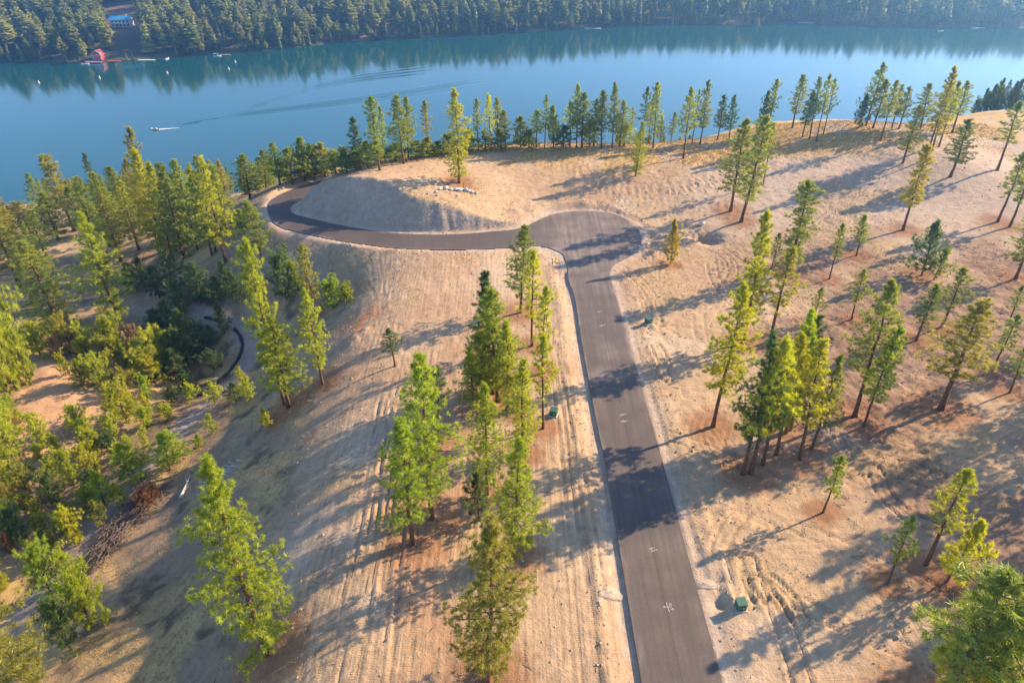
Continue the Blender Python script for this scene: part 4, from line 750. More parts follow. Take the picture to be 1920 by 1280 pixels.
(-74.7,70.7,3.5,2.5,'b','o','olive low bush, first from the left of the thicket down the left hollow','thicket bushes in the left hollow'),
(-68.7,59.7,1.7,1.5,'b','y','yellow-green low bush, second from the left of the thicket down the left hollow','thicket bushes in the left hollow'),
(-75.8,73.5,3.6,3.5,'b','y','yellow-green low bush, third from the left of the thicket down the left hollow','thicket bushes in the left hollow'),
(-77.7,77.0,3.2,2.7,'b','y','yellow-green low bush, fourth from the left of the thicket down the left hollow','thicket bushes in the left hollow'),
(-71.1,64.9,3.3,3.0,'b','y','yellow-green low bush, fifth from the left of the thicket down the left hollow','thicket bushes in the left hollow'),
(-72.2,67.8,1.8,1.3,'b','o','olive low bush, sixth from the left of the thicket down the left hollow','thicket bushes in the left hollow'),
(-66.6,58.7,2.5,2.4,'b','g','bright green low bush, seventh from the left of the thicket down the left hollow','thicket bushes in the left hollow'),
(-67.6,62.1,2.7,2.3,'b','y','yellow-green low bush, eighth from the left of the thicket down the left hollow','thicket bushes in the left hollow'),
(-76.4,80.2,2.8,2.5,'b','y','yellow-green low bush, ninth from the left of the thicket down the left hollow','thicket bushes in the left hollow'),
(-74.9,78.1,3.1,2.4,'b','y','yellow-green low bush, tenth from the left of the thicket down the left hollow','thicket bushes in the left hollow'),
(-71.1,74.8,2.5,2.4,'b','y','yellow-green low bush, eleventh from the left of the thicket down the left hollow','thicket bushes in the left hollow'),
(-74.1,81.2,2.3,1.9,'b','d','dark green low bush, twelfth from the left of the thicket down the left hollow','thicket bushes in the left hollow'),
(-68.7,73.4,2.9,2.1,'b','y','yellow-green low bush, thirteenth from the left of the thicket down the left hollow','thicket bushes in the left hollow'),
(-66.5,70.2,3.4,2.8,'b','o','olive low bush, fourteenth from the left of the thicket down the left hollow','thicket bushes in the left hollow'),
(-58.2,56.6,2.1,1.7,'b','d','dark green low bush, fifteenth from the left of the thicket down the left hollow','thicket bushes in the left hollow'),
(-71.4,82.2,3.0,2.6,'b','y','yellow-green low bush, sixteenth from the left of the thicket down the left hollow','thicket bushes in the left hollow'),
(-64.2,68.5,2.5,1.9,'b','o','olive low bush, seventeenth from the left of the thicket down the left hollow','thicket bushes in the left hollow'),
(-58.0,59.5,2.1,1.7,'b','g','bright green low bush, eighteenth from the left of the thicket down the left hollow','thicket bushes in the left hollow'),
(-63.6,71.0,3.4,3.3,'b','g','bright green low bush, nineteenth from the left of the thicket down the left hollow','thicket bushes in the left hollow'),
(-64.5,73.4,2.9,2.9,'b','o','olive low bush, twentieth from the left of the thicket down the left hollow','thicket bushes in the left hollow'),
(-67.3,84.1,3.2,3.0,'b','y','yellow-green low bush, twenty-first from the left of the thicket down the left hollow','thicket bushes in the left hollow'),
(-62.5,75.8,3.2,3.1,'b','y','yellow-green low bush, twenty-second from the left of the thicket down the left hollow','thicket bushes in the left hollow'),
(-64.0,79.3,3.0,2.9,'b','d','dark green low bush, twenty-third from the left of the thicket down the left hollow','thicket bushes in the left hollow'),
(-64.5,82.3,3.2,2.7,'b','y','yellow-green low bush, twenty-fourth from the left of the thicket down the left hollow','thicket bushes in the left hollow'),
(-61.8,84.3,3.0,2.9,'b','y','yellow-green low bush, twenty-fifth from the left of the thicket down the left hollow','thicket bushes in the left hollow'),
(60.0,49.0,15.0,5.0,'p','m','pine past the right edge of the picture, first nearest the viewpoint','pines past the right edge'),
(70.0,54.0,18.0,6.0,'p','m','pine past the right edge of the picture, second nearest the viewpoint','pines past the right edge'),
(66.0,60.0,20.0,6.0,'p','m','pine past the right edge of the picture, third nearest the viewpoint','pines past the right edge'),
(80.0,62.0,21.0,6.5,'p','m','pine past the right edge of the picture, fourth nearest the viewpoint','pines past the right edge'),
(72.0,67.0,22.0,7.0,'p','m','pine past the right edge of the picture, fifth nearest the viewpoint','pines past the right edge'),
(92.0,72.0,20.0,6.0,'p','m','pine past the right edge of the picture, sixth nearest the viewpoint','pines past the right edge'),
(78.0,74.0,20.0,6.0,'p','m','pine past the right edge of the picture, seventh nearest the viewpoint','pines past the right edge'),
(84.0,80.0,22.0,7.0,'p','m','pine past the right edge of the picture, eighth nearest the viewpoint','pines past the right edge'),
(88.0,90.0,20.0,6.5,'p','m','pine past the right edge of the picture, ninth nearest the viewpoint','pines past the right edge'),
]

def zroad(X, Y):
    """height of the paved surface"""
    a = np.maximum(0.0, -20.0 - X) * 0.028
    b = np.maximum(0.0, Y - 150.0) * 0.05
    return -(a + b)

def seg_dist(X, Y, P, closed=False):
    """distance from points to a polyline"""
    P = np.asarray(P, float)[:, :2]
    Q = np.roll(P, -1, 0) if closed else P[1:]
    A = P if closed else P[:-1]
    best = np.full(X.shape, 1e9)
    for (ax, ay), (bx, by) in zip(A, Q):
        dx, dy = bx - ax, by - ay
        L = dx * dx + dy * dy + 1e-12
        t = np.clip(((X - ax) * dx + (Y - ay) * dy) / L, 0, 1)
        best = np.minimum(best, (X - ax - t * dx) ** 2 + (Y - ay - t * dy) ** 2)
    return np.sqrt(best)

def inside(X, Y, P):
    P = np.asarray(P, float)[:, :2]
    r = np.zeros(X.shape, bool)
    n = len(P)
    for i in range(n):
        x1, y1 = P[i]; x2, y2 = P[(i + 1) % n]
        if y1 == y2: continue
        c = ((y1 > Y) != (y2 > Y)) & (X < (x2 - x1) * (Y - y1) / (y2 - y1) + x1)
        r ^= c
    return r

def road_sd(X, Y, outline):
    """signed distance to the pavement outline, only worked out near it"""
    sd = np.full(X.shape, 60.0)
    m = (X > -130) & (X < 90) & (Y > -40) & (Y < 250)
    d = seg_dist(X[m], Y[m], outline, True)
    d[inside(X[m], Y[m], outline)] *= -1
    sd[m] = np.minimum(d, 60)
    return sd

_RBF = {}
def natural(X, Y):
    """ground before the road was cut, through surveyed spot heights"""
    if 'w' not in _RBF:
        C = np.array(SPOTS, float)
        D = np.sqrt((C[:, None, 0] - C[None, :, 0]) ** 2 + (C[:, None, 1] - C[None, :, 1]) ** 2 + 9.0)
        n = len(C)
        M = np.zeros((n + 3, n + 3)); M[:n, :n] = -D + np.eye(n) * 0.6
        M[:n, n] = 1; M[:n, n + 1] = C[:, 0] / 100; M[:n, n + 2] = C[:, 1] / 100
        M[n:, :n] = M[:n, n:].T
        _RBF['w'] = np.linalg.solve(M, np.concatenate([C[:, 2], [0, 0, 0]])); _RBF['c'] = C
    C, w = _RBF['c'], _RBF['w']
    z = w[-3] + w[-2] * X / 100 + w[-1] * Y / 100
    for i in range(len(C)):
        z = z - w[i] * np.sqrt((X - C[i, 0]) ** 2 + (Y - C[i, 1]) ** 2 + 9.0)
    return z

LAKE_Z = -60.0
def far_shore_y(X):
    F = np.array(FAR_SHORE)
    return np.interp(X, F[:, 0], F[:, 1])

def near_shore_y(X):
    F = np.array(NEAR_SHORE)
    return np.interp(X, F[:, 0], F[:, 1])

def ground(X, Y, sd=None, outline=None):
    X = np.asarray(X, float); Y = np.asarray(Y, float)
    if sd is None:
        sd = road_sd(X, Y, outline if outline is not None else ROAD_OUTLINE)
    nat = natural(X, Y)
    # land falls to the lake on the far side
    ns = near_shore_y(X)
    nat = np.where(Y > ns, np.minimum(nat, LAKE_Z - (Y - ns) * 0.25), nat)
    nat = np.maximum(nat, -68.0)
    zr = zroad(X, Y)
    d = np.maximum(sd - 1.3, 0.0)
    cut = np.where((X < 4) & (Y > 128), 1.02, 0.62) * d + 0.02 * d * d * (d > 12)
    fill = 0.6 * d
    z = np.clip(nat, zr - 0.02 - fill, zr + 0.02 + cut)
    z = np.where(sd < 30, z, nat)
    # bank of the far side
    fs = far_shore_y(X)
    t = Y - fs
    hill = LAKE_Z - 0.3 + np.where(t < 8, t * 0.3, 2.4 + (t - 8) * 0.145)
    hill = np.where(t > 300, LAKE_Z - 0.3 + 2.4 + 292 * 0.145 + np.minimum(t - 300, 400) * 0.05, hill)
    z = np.where(t > -40, np.maximum(hill, z if np.ndim(z) == 0 else np.where(Y > ns + 30, -68.0, z)), z)
    return z

# ------------------------------------------------------------------ ground sheet
def axis(parts):
    out = [np.array([parts[0][0]])]
    for a, b, s0, s1 in parts:
        # steps growing from s0 to s1
        L = b - a; n = max(2, int(round(L / (0.5 * (s0 + s1)))))
        st = np.linspace(s0, s1, n); st *= L / st.sum()
        out.append(a + np.cumsum(st))
    return np.concatenate(out)

gx = axis([(-2500, -400, 260, 40), (-400, -130, 12, 3), (-130, -45, 1.3, 0.45), (-45, -25, 0.45, 0.26), (-25, 48, 0.26, 0.26), (48, 110, 0.3, 0.7), (110, 260, 0.9, 6), (260, 700, 12, 40), (700, 2500, 60, 260)])
gy = axis([(-250, 10, 40, 3), (10, 30, 1.5, 0.3), (30, 75, 0.26, 0.28), (75, 150, 0.32, 0.55), (150, 205, 0.55, 0.9), (205, 330, 1.2, 6), (330, 560, 14, 14), (560, 860, 6, 6), (860, 1300, 12, 40), (1300, 3000, 60, 200)])
GX, GY = np.meshgrid(gx, gy)
X = GX.ravel(); Y = GY.ravel()
OUTL = []
_n = len(ROAD_OUTLINE)
for i in range(_n):                                   # rounded outline of the pavement
    p0, p1, p2, p3 = (np.array(ROAD_OUTLINE[(i + k) % _n]) for k in (-1, 0, 1, 2))
    L = np.linalg.norm(p2 - p1)
    if L > 12: OUTL.append(tuple(p1)); continue
    k = max(1, int(L / 1.2))
    for j in range(k):
        t = j / k
        OUTL.append(tuple(0.5 * ((2 * p1) + (-p0 + p2) * t + (2 * p0 - 5 * p1 + 4 * p2 - p3) * t * t + (-p0 + 3 * p1 - 3 * p2 + p3) * t ** 3)))
SD = road_sd(X, Y, OUTL)
Z = ground(X, Y, SD)
near = (Y < 330) & (X > -320) & (X < 320)
bench = sstep(-7.0, -1.0, Z) * near                    # the graded bench against the wild slope
wild = (1 - bench) * near
# pavement bed and ditch on its lower side
left_side = (X < 13) & (Y < 117)
ditch = np.where(left_side, 0.30, 0.05) * sstep(0.0, 0.25, SD) * (1 - sstep(0.7, 2.6, SD))
berm = np.where(left_side, 0.22, 0.12) * np.exp(-((SD - 3.0) / 0.7) ** 2) * (0.6 + 0.6 * vnoise(X, Y, 1.3, 40))
Z = np.where(SD < 60, Z + (berm - ditch) * bench, Z)
Z = np.where(SD < 0.05, zroad(X, Y) - 0.14, Z)
off = sstep(0.3, 2.0, SD)
Z += off * near * (bench * (0.10 * fbm(X, Y, 9, 3, 50) + 0.085 * fbm(X, Y, 1.0, 3, 60)) + wild * (0.9 * fbm(X, Y, 14, 3, 70) + 0.22 * fbm(X, Y, 2.2, 3, 80)) * (Z > -57))
rough_right = bench * sstep(19, 24, X) * sstep(0.05, 0.5, fbm(X, Y, 13, 2, 90) + 0.3 * (X > 40))
Z += off * rough_right * 0.20 * fbm(X, Y, 1.9, 3, 95)
turned = bench * sstep(36, 46, X) * (1 - sstep(112, 128, Y)) * sstep(-0.25, 0.2, fbm(X, Y, 10, 3, 150) + 0.25)
Z += off * turned * (0.24 * fbm(X + 0.6 * Y, 0.35 * (Y - 0.6 * X), 1.6, 3, 98))
# pits and heaps left by the machines
for px_, py_, r_, h_ in HEAPS:
    m = (abs(X - px_) < r_ * 2.2) & (abs(Y - py_) < r_ * 2.2)
    d2 = ((X[m] - px_) ** 2 + (Y[m] - py_) ** 2) / (r_ * r_)
    Z[m] += off[m] * h_ * np.exp(-d2 * 1.6) * (1 + 0.5 * vnoise(X[m], Y[m], 0.8, 97))
# raw cut bank with small gullies
cutbank = np.zeros(X.shape); mb_ = (X > -60) & (X < 12) & (Y > 128) & (Y < 182) & (SD > 0.5) & (SD < 14)
cutbank[mb_] = sstep(-0.35, 0.25, natural(X[mb_], Y[mb_]) - (zroad(X[mb_], Y[mb_]) + 1.02 * np.maximum(SD[mb_] - 1.3, 0))) * sstep(1.0, 2.0, SD[mb_])
Z += cutbank * (0.30 * fbm(X + 0.3 * Y, 0.22 * Y, 1.5, 3, 146) + 0.12 * fbm(X, Y, 0.9, 2, 147))
# wheel and track ruts
rut = np.zeros(X.shape)
rr = random.Random(11)
lines = []
for i in range(22):                                    # along the cleared strip left of the road
    x0 = rr.uniform(-17, 9.5); a = rr.uniform(-0.05, 0.02) if x0 > -8 else rr.uniform(-0.09, -0.02); c = rr.uniform(-0.0006, 0.0006)
    y0 = rr.uniform(26, 60); y1 = y0 + rr.uniform(20, 60)
    lines.append(([(x0 + a * (y - 30) + c * (y - 30) ** 2, y) for y in np.arange(y0, min(y1, 121), 3.0)], rr.uniform(0.05, 0.12)))
for i in range(230):                                    # turning marks on the right-hand lots
    x0 = rr.uniform(22, 100); y0 = rr.uniform(28, 165); th = rr.uniform(0, math.pi); k = rr.choice((0.0, 0.01, 0.03, 0.07, -0.05, -0.02, 0.1)) * rr.uniform(0.5, 1.3)
    L = rr.uniform(8, 30); P = []
    for s in np.arange(0, L, 1.2):
        P.append((x0, y0)); x0 += 1.2 * math.cos(th); y0 += 1.2 * math.sin(th); th += k * 1.2
    lines.append((P, rr.uniform(0.05, 0.14)))
for i in range(26):                                    # upper bench
    x0 = rr.uniform(-25, 100); y0 = rr.uniform(146, 172); th = rr.uniform(-0.5, 0.6); k = rr.uniform(-0.03, 0.03); P = []
    for s in np.arange(0, rr.uniform(10, 35), 1.5):
        P.append((x0, y0)); x0 += 1.5 * math.cos(th); y0 += 1.5 * math.sin(th); th += k * 1.5
    lines.append((P, rr.uniform(0.08, 0.16)))
for P in RUTS: lines.append((P, 0.2 if P[0][0] > 20 else 0.06))
for P, dep in lines:
    if len(P) < 3: continue
    A = np.array(P)
    m = (X > A[:, 0].min() - 2.2) & (X < A[:, 0].max() + 2.2) & (Y > A[:, 1].min() - 2.2) & (Y < A[:, 1].max() + 2.2) & (SD > 0.9)
    if not m.any(): continue
    d = abs(seg_dist(X[m], Y[m], A) - 0.85)
    gv = np.exp(-(d / 0.17) ** 2); rdg = np.exp(-((d - 0.36) / 0.15) ** 2)
    Z[m] += bench[m] * dep * (0.55 * rdg - gv); rut[m] = np.maximum(rut[m], gv * bench[m])
# the trail in the ravine is levelled and packed
TD = np.full(X.shape, 50.0); mt = (X > -120) & (X < -30) & (Y > 30) & (Y < 160); TD[mt] = seg_dist(X[mt], Y[mt], TRAIL)

# base colours of the ground
def mixc(c, rgb, w):
    w = np.clip(w, 0, 1)[:, None]; return c * (1 - w) + np.array(rgb)[None, :] * w
n_big = fbm(X, Y, 22, 3, 110); n_mid = fbm(X, Y, 5, 3, 120); n_sm = fbm(X, Y, 1.2, 3, 130)
C = np.tile(np.array([0.455, 0.330, 0.210]), (len(X), 1))
C = mixc(C, (0.42, 0.29, 0.185), sstep(-0.1, 0.5, n_big + 0.5 * n_mid))
C = mixc(C, (0.50, 0.385, 0.27), sstep(0.1, 0.6, fbm(X, Y, 9, 3, 140)))
C = mixc(C, (0.44, 0.36, 0.30), sstep(25, 60, X) * sstep(100, 150, Y) * 0.7)
# dark turned earth at the right
C = mixc(C, (0.25, 0.155, 0.105), sstep(34, 48, X) * (1 - sstep(118, 140, Y)) * sstep(-0.35, 0.25, fbm(X, Y, 10, 3, 150) + 0.15) * 0.8)
# dry grass along the crest and in patches
crest_w = sstep(157, 170, Y + 5 * n_mid - 0.10 * (X - 20) * (X > 20)) * bench
C = mixc(C, (0.52, 0.345, 0.125), crest_w * sstep(-0.5, 0.1, n_mid + 0.5 * n_sm))
C = mixc(C, (0.42, 0.30, 0.16), sstep(0.25, 0.6, fbm(X, Y, 15, 3, 160)) * 0.55 * bench * (SD > 4))
# wild slope: grey-brown soil with straw
slope_c = mixc(np.tile(np.array([0.31, 0.225, 0.145]), (len(X), 1)), (0.48, 0.34, 0.16), sstep(-0.25, 0.4, fbm(X, Y, 6, 4, 170)))
slope_c = mixc(slope_c, (0.15, 0.12, 0.08), sstep(0.15, 0.5, fbm(X, Y, 3.0, 4, 180)))
knoll = np.exp(-(((X + 84) / 14) ** 2 + ((Y - 98) / 17) ** 2))
slope_c = mixc(slope_c, (0.50, 0.31, 0.18), sstep(0.25, 0.7, knoll + 0.15 * n_mid))
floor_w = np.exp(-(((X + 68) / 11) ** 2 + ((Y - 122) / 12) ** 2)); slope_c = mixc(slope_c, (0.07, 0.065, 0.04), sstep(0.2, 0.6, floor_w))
track_l = np.exp(-(((X + 125) / 30) ** 2 + ((Y - 180 + 0.3 * (X + 125)) / 9) ** 2)); slope_c = mixc(slope_c, (0.46, 0.35, 0.22), sstep(0.3, 0.7, track_l + 0.2 * n_mid))
bank = sstep(-9, -3, Z) * (X < -20) * (SD < 26) * (Y > 112); slope_c = mixc(slope_c, (0.36, 0.295, 0.235), bank)
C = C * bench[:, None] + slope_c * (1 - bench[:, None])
C = mixc(C, (0.45, 0.40, 0.36), (1 - sstep(0.4, 2.2, SD + 1.1 * n_sm + 0.7 * n_mid)) * 0.5)           # gravel shoulder
C = mixc(C, (0.38, 0.325, 0.265), cutbank * (0.75 + 0.25 * fbm(X, 0.35 * Y, 2.0, 3, 145)))      # raw soil of the cut bank
C = mixc(C, (0.34, 0.28, 0.225), (1 - sstep(1.3, 2.3, TD + 0.5 * n_sm)))                 # trail
C = mixc(C, (0.55, 0.20, 0.06), np.exp(-(((X + 25.5) / 3.2) ** 2 + ((Y - 104) / 4.0) ** 2)) * sstep(-0.3, 0.3, n_sm) * 0.9)
# needle litter under the pines
lit = np.zeros(X.shape)
for t in TREES:
    if t[2] < 7 or t[1] > 150 or t[0] < -40: continue
    r = 1.4 + t[3] * 0.55
    m = (abs(X - t[0]) < 2.4 * r) & (abs(Y - t[1]) < 2.4 * r)
    lit[m] = np.maximum(lit[m], np.exp(-((X[m] - t[0]) ** 2 + (Y[m] - t[1]) ** 2) / (r * r)))
C = mixc(C, (0.27, 0.125, 0.06), sstep(0.25, 0.85, lit + 0.25 * n_sm) * 0.75 * (SD > 1.0))
strip = np.exp(-(((X + 9) / 7) ** 2 + ((Y - 62) / 30) ** 2)); C = mixc(C, (0.37, 0.20, 0.11), sstep(0.3, 0.9, strip + 0.3 * n_mid) * 0.55 * bench)
# far side of the lake: forest floor with some open slopes
far = Y > 520
fc = mixc(np.tile(np.array([0.075, 0.075, 0.045]), (len(X), 1)), (0.24, 0.17, 0.10), sstep(0.2, 0.5, fbm(X, Y, 60, 3, 190)))
hx, hy = POS['house'][:2]
fc = mixc(fc, (0.30, 0.20, 0.14), np.exp(-(((X - hx) / 26) ** 2 + ((Y - hy - 26) / 36) ** 2)) * 1.6)
C[far] = fc[far]
C *= (0.82 * (1.0 + 0.10 * n_sm))[:, None] * np.array([1.08, 1.02, 0.98])
C[far] *= 1.2
nx, ny = len(gx), len(gy)
idx = np.arange(nx * ny).reshape(ny, nx)
FQ = np.stack([idx[:-1, :-1], idx[:-1, 1:], idx[1:, 1:], idx[1:, :-1]], -1).reshape(-1, 4)
gme = np_mesh("ground", np.stack([X, Y, Z], 1), FQ, [M['ground']], smooth=True)
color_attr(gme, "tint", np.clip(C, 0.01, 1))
streak = bench * np.where(X < 12, 1.0, 0.35) * (Y < 125) * (X > -24)
float_attr(gme, "streak", streak); float_attr(gme, "rut", rut)
ground_ob = tag(link(bpy.data.objects.new("ground", gme)), kind="structure")

def gz(x, y):
    """height of the finished ground sheet"""
    i = int(np.clip(np.searchsorted(gx, x) - 1, 0, nx - 2)); j = int(np.clip(np.searchsorted(gy, y) - 1, 0, ny - 2))
    fx = (x - gx[i]) / (gx[i + 1] - gx[i]); fy = (y - gy[j]) / (gy[j + 1] - gy[j])
    a = Z[idx[j, i]] * (1 - fx) + Z[idx[j, i + 1]] * fx; b = Z[idx[j + 1, i]] * (1 - fx) + Z[idx[j + 1, i + 1]] * fx
    return float(a * (1 - fy) + b * fy)

# ------------------------------------------------------------------ road
from mathutils.geometry import delaunay_2d_cdt
op = np.array(OUTL)
ix, iy = np.meshgrid(np.arange(-56, 28, 1.6), np.arange(-20, 180, 1.6))
ix, iy = ix.ravel(), iy.ravel()
keep = inside(ix, iy, op); ix, iy = ix[keep], iy[keep]
keep = seg_dist(ix, iy, op, True) > 0.5; ix, iy = ix[keep], iy[keep]
ring = []
for off_in in (0.22, 0.6):
    nrm = np.roll(op, -1, 0) - np.roll(op, 1, 0); nrm = np.stack([-nrm[:, 1], nrm[:, 0]], 1); nrm /= np.linalg.norm(nrm, axis=1, keepdims=True)
    for sg in (-1, 1):
        cnd = op + nrm * off_in * sg; okc = inside(cnd[:, 0], cnd[:, 1], op) & (seg_dist(cnd[:, 0], cnd[:, 1], op, True) > off_in * 0.8); ring += [tuple(p) for p in cnd[okc]]
for yy in np.arange(-20, 118, 1.0):                     # rows along the straight for edge dust and the paving joint
    xl, xr = 11.62 - 0.0085 * max(0, yy - 37) , 18.81 - 0.0083 * max(0, yy - 37)
    ring += [(xl + 0.3, yy), (xl + 0.8, yy), ((xl + xr) / 2 - .25, yy), ((xl + xr) / 2 + .25, yy), (xr - 0.3, yy), (xr - 0.8, yy)]
ring = [p for p in ring if inside(np.array([p[0]]), np.array([p[1]]), op)[0] and seg_dist(np.array([p[0]]), np.array([p[1]]), op, True)[0] > 0.12]
pts = [Vector(p) for p in op] + [Vector(p) for p in ring] + [Vector((a, b)) for a, b in zip(ix, iy)]
vo, _, fo, _, _, _ = delaunay_2d_cdt(pts, [], [list(range(len(op)))], 1, 1e-4)
RV = np.array([(p.x, p.y) for p in vo]); rz = zroad(RV[:, 0], RV[:, 1]) + 0.06
nb = len(vo)
edges = {}
for f in fo:
    for a, b in zip(f, f[1:] + f[:1]): edges[(a, b)] = 1
skirt = [(a, b) for a, b in edges if (b, a) not in edges]
verts = [(RV[i, 0], RV[i, 1], rz[i]) for i in range(nb)] + [(RV[i, 0], RV[i, 1], rz[i] - 0.4) for i in range(nb)]
faces = [tuple(f) for f in fo] + [(b, a, a + nb, b + nb) for a, b in skirt]
rme = bpy.data.meshes.new("road"); rme.from_pydata(verts, [], faces); rme.materials.append(M['asphalt']); rme.update()
rx, ry = RV[:, 0], RV[:, 1]
dust = np.where(rx < 6, 0.08, 0.22) + 0.14 * fbm(rx, ry, 6, 2, 200)
dust += 0.42 * np.exp(-(((rx - 12) / 11) ** 2 + ((ry - 131) / 10) ** 2))                 # turnaround is paler
dust += 0.30 * (rx > 8) * sstep(95, 120, ry) + 0.10 * (rx > 8)
dust += 0.9 * np.exp(-(((rx - 13.6) / 2.2) ** 2 + ((ry - 84.5) / 1.2) ** 2)) + 0.5 * np.exp(-(((rx - 15) / 1.2) ** 2 + ((ry - 90) / 3) ** 2))
ed = seg_dist(rx, ry, op, True)
dust += np.clip(0.75 * np.exp(-(ed / 0.35) ** 2) * (0.55 + 1.1 * fbm(rx, ry, 2.2, 2, 210)), 0, 1)
dust = np.clip(np.concatenate([dust, dust]), 0, 1)
joint = np.where((rx > 10.5) & (ry < 117), rx - (15.215 - 0.0084 * np.maximum(0, ry - 37)), 5.0)
float_attr(rme, "joint", np.concatenate([joint, joint]))
float_attr(rme, "dust", dust)
road_ob = tag(link(bpy.data.objects.new("road", rme)), kind="structure")

# sprayed survey marks on the pavement: strokes in a 1 x 1 cell
GL = {'6': [[(.8, .95), (.3, .7), (.15, .3), (.4, 0), (.75, .1), (.8, .4), (.5, .5), (.2, .35)]], 'G': [[(.85, .85), (.5, 1), (.15, .7), (.15, .25), (.5, 0), (.85, .2), (.85, .45), (.55, .45)]],
      'F': [[(.2, 0), (.2, 1), (.8, 1)], [(.2, .55), (.65, .55)]], 'K': [[(.2, 0), (.2, 1)], [(.8, 1), (.2, .5), (.8, 0)]], '5': [[(.8, 1), (.25, 1), (.2, .6), (.6, .6), (.8, .3), (.5, 0), (.15, .1)]],
      '2': [[(.15, .8), (.5, 1), (.8, .75), (.2, 0), (.85, 0)]], '7': [[(.15, 1), (.85, 1), (.4, 0)]], '|': [[(.5, -.4), (.5, 1.4)]], '-': [[(0, .5), (1, .5)]]}
def strokes(mb, ch, ox, oy, size, rot, wd, z):
    ca, sa = math.cos(rot), math.sin(rot)
    for st in GL[ch]:
        P = [Vector((ox + ((x - .5) * ca - (y - .5) * sa) * size, oy + ((x - .5) * sa + (y - .5) * ca) * size)) for x, y in st]
        for a, b in zip(P, P[1:]):
            d = (b - a).normalized(); n = Vector((-d.y, d.x)) * wd / 2; a2 = a - d * wd * .3; b2 = b + d * wd * .3
            mb.add([(a2.x + n.x, a2.y + n.y, z), (a2.x - n.x, a2.y - n.y, z), (b2.x - n.x, b2.y - n.y, z), (b2.x + n.x, b2.y + n.y, z)], [(0, 1, 2, 3)])
for i, (mx_, my_) in enumerate(POS['marks']):
    mb = MB(); zz = 0.066; q = -math.pi / 2 + 0.25
    if i == 0:
        strokes(mb, '|', mx_, my_, 0.62, 0.12, .05, zz); strokes(mb, '-', mx_ + .12, my_, 0.55, 0.1, .05, zz + .001)
        strokes(mb, '6', mx_ - .28, my_, .3, q, .05, zz + .002); strokes(mb, 'G', mx_ + .3, my_ + .3, .3, q, .05, zz + .002); strokes(mb, 'F', mx_ + .36, my_ - .3, .3, q, .05, zz + .002)
    elif i == 1:
        strokes(mb, '5', mx_ - .25, my_ + .15, .3, q, .06, zz); strokes(mb, '2', mx_ - .05, my_ - .12, .34, q, .06, zz + .001); strokes(mb, '-', mx_ - .02, my_ + .25, .4, .1, .05, zz + .002); strokes(mb, '6', mx_ + .36, my_, .24, q, .05, zz + .001)
    else:
        strokes(mb, '|', mx_, my_, .36, 0.2, .05, zz); strokes(mb, '-', mx_, my_, .7, 0.1, .05, zz + .001); strokes(mb, '2', mx_ - .25, my_ - .15, .3, q, .045, zz + .002); strokes(mb, '7', mx_ + .3, my_ + .1, .3, q, .045, zz + .002)
    mb.build("survey_mark", M['paint'], road_ob)

# ------------------------------------------------------------------ lake with the boat's wake
wx = axis([(-2450, -480, 200, 40), (-480, -420, 30, 8), (-420, 160, 2.4, 2.4), (160, 260, 4, 12), (260, 2450, 40, 200)])
wy = axis([(150, 290, 20, 12), (290, 352, 6, 3), (352, 600, 0.85, 0.85), (600, 1000, 4, 24)])
WX, WY = np.meshgrid(wx, wy); wX, wY = WX.ravel(), WY.ravel()
wZ = np.full(wX.shape, LAKE_Z)
for arm, wl, width, amp, side in WAKE:
    amp = amp * 1.35
    A = np.array(arm)
    m = (wX > A[:, 0].min() - 20) & (wX < A[:, 0].max() + 20) & (wY > A[:, 1].min() - 40) & (wY < A[:, 1].max() + 40)
    xs, ys = wX[m], wY[m]
    ya = np.interp(xs, A[:, 0], A[:, 1]); t = (xs - A[0, 0]) / (A[-1, 0] - A[0, 0])
    d = (ys - ya) * side
    w_ = width * (0.28 + t) ; env = np.exp(-((d - 0.35 * w_) / (0.55 * w_)) ** 2) * sstep(0.0, 0.03, t) * (1 - sstep(0.75, 1.0, t)) * (1.1 - 0.5 * t)
    wZ[m] += amp * env * np.cos(2 * math.pi * d / (wl * (0.38 + 0.7 * t)))
wi = np.arange(len(wx) * len(wy)).reshape(len(wy), len(wx))
WF = np.stack([wi[:-1, :-1], wi[:-1, 1:], wi[1:, 1:], wi[1:, :-1]], -1).reshape(-1, 4)
lake = tag(link(bpy.data.objects.new("lake", np_mesh("lake", np.stack([wX, wY, wZ], 1), WF, [M['water']], smooth=True))), kind="structure")
# ------------------------------------------------------------------ pines
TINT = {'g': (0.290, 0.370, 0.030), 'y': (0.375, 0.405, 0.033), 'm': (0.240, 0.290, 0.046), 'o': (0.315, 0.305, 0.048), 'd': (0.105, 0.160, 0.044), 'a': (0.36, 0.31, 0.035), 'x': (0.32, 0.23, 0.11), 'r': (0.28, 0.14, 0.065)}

def unit(a): return a / (np.linalg.norm(a, axis=-1, keepdims=True) + 1e-9)

def tufts(rs, P, D, nb, ln, wd, spread=1.0):
    """bursts of needle blades at points P pointing about D; returns verts, tris, tone"""
    n = len(P)
    dirs = unit(np.repeat(D, nb, 0) * 0.55 + spread * unit(rs.normal(size=(n * nb, 3))))
    L = np.repeat(ln if np.ndim(ln) else np.full(n, ln), nb) * rs.uniform(0.65, 1.2, n * nb)
    base = np.repeat(P, nb, 0) + rs.normal(scale=0.05, size=(n * nb, 3))
    side = unit(np.cross(dirs, rs.normal(size=(n * nb, 3)))) * (wd * 0.5)
    V = np.stack([base - side, base + side, base + dirs * L[:, None]], 1).reshape(-1, 3)
    Fq = np.arange(n * nb * 3).reshape(-1, 3)
    tone = np.repeat(np.clip(np.repeat(rs.uniform(0, 1, n), nb) * 0.7 + 0.3 * rs.uniform(0, 1, n * nb), 0, 1), 3)
    return V, Fq, tone

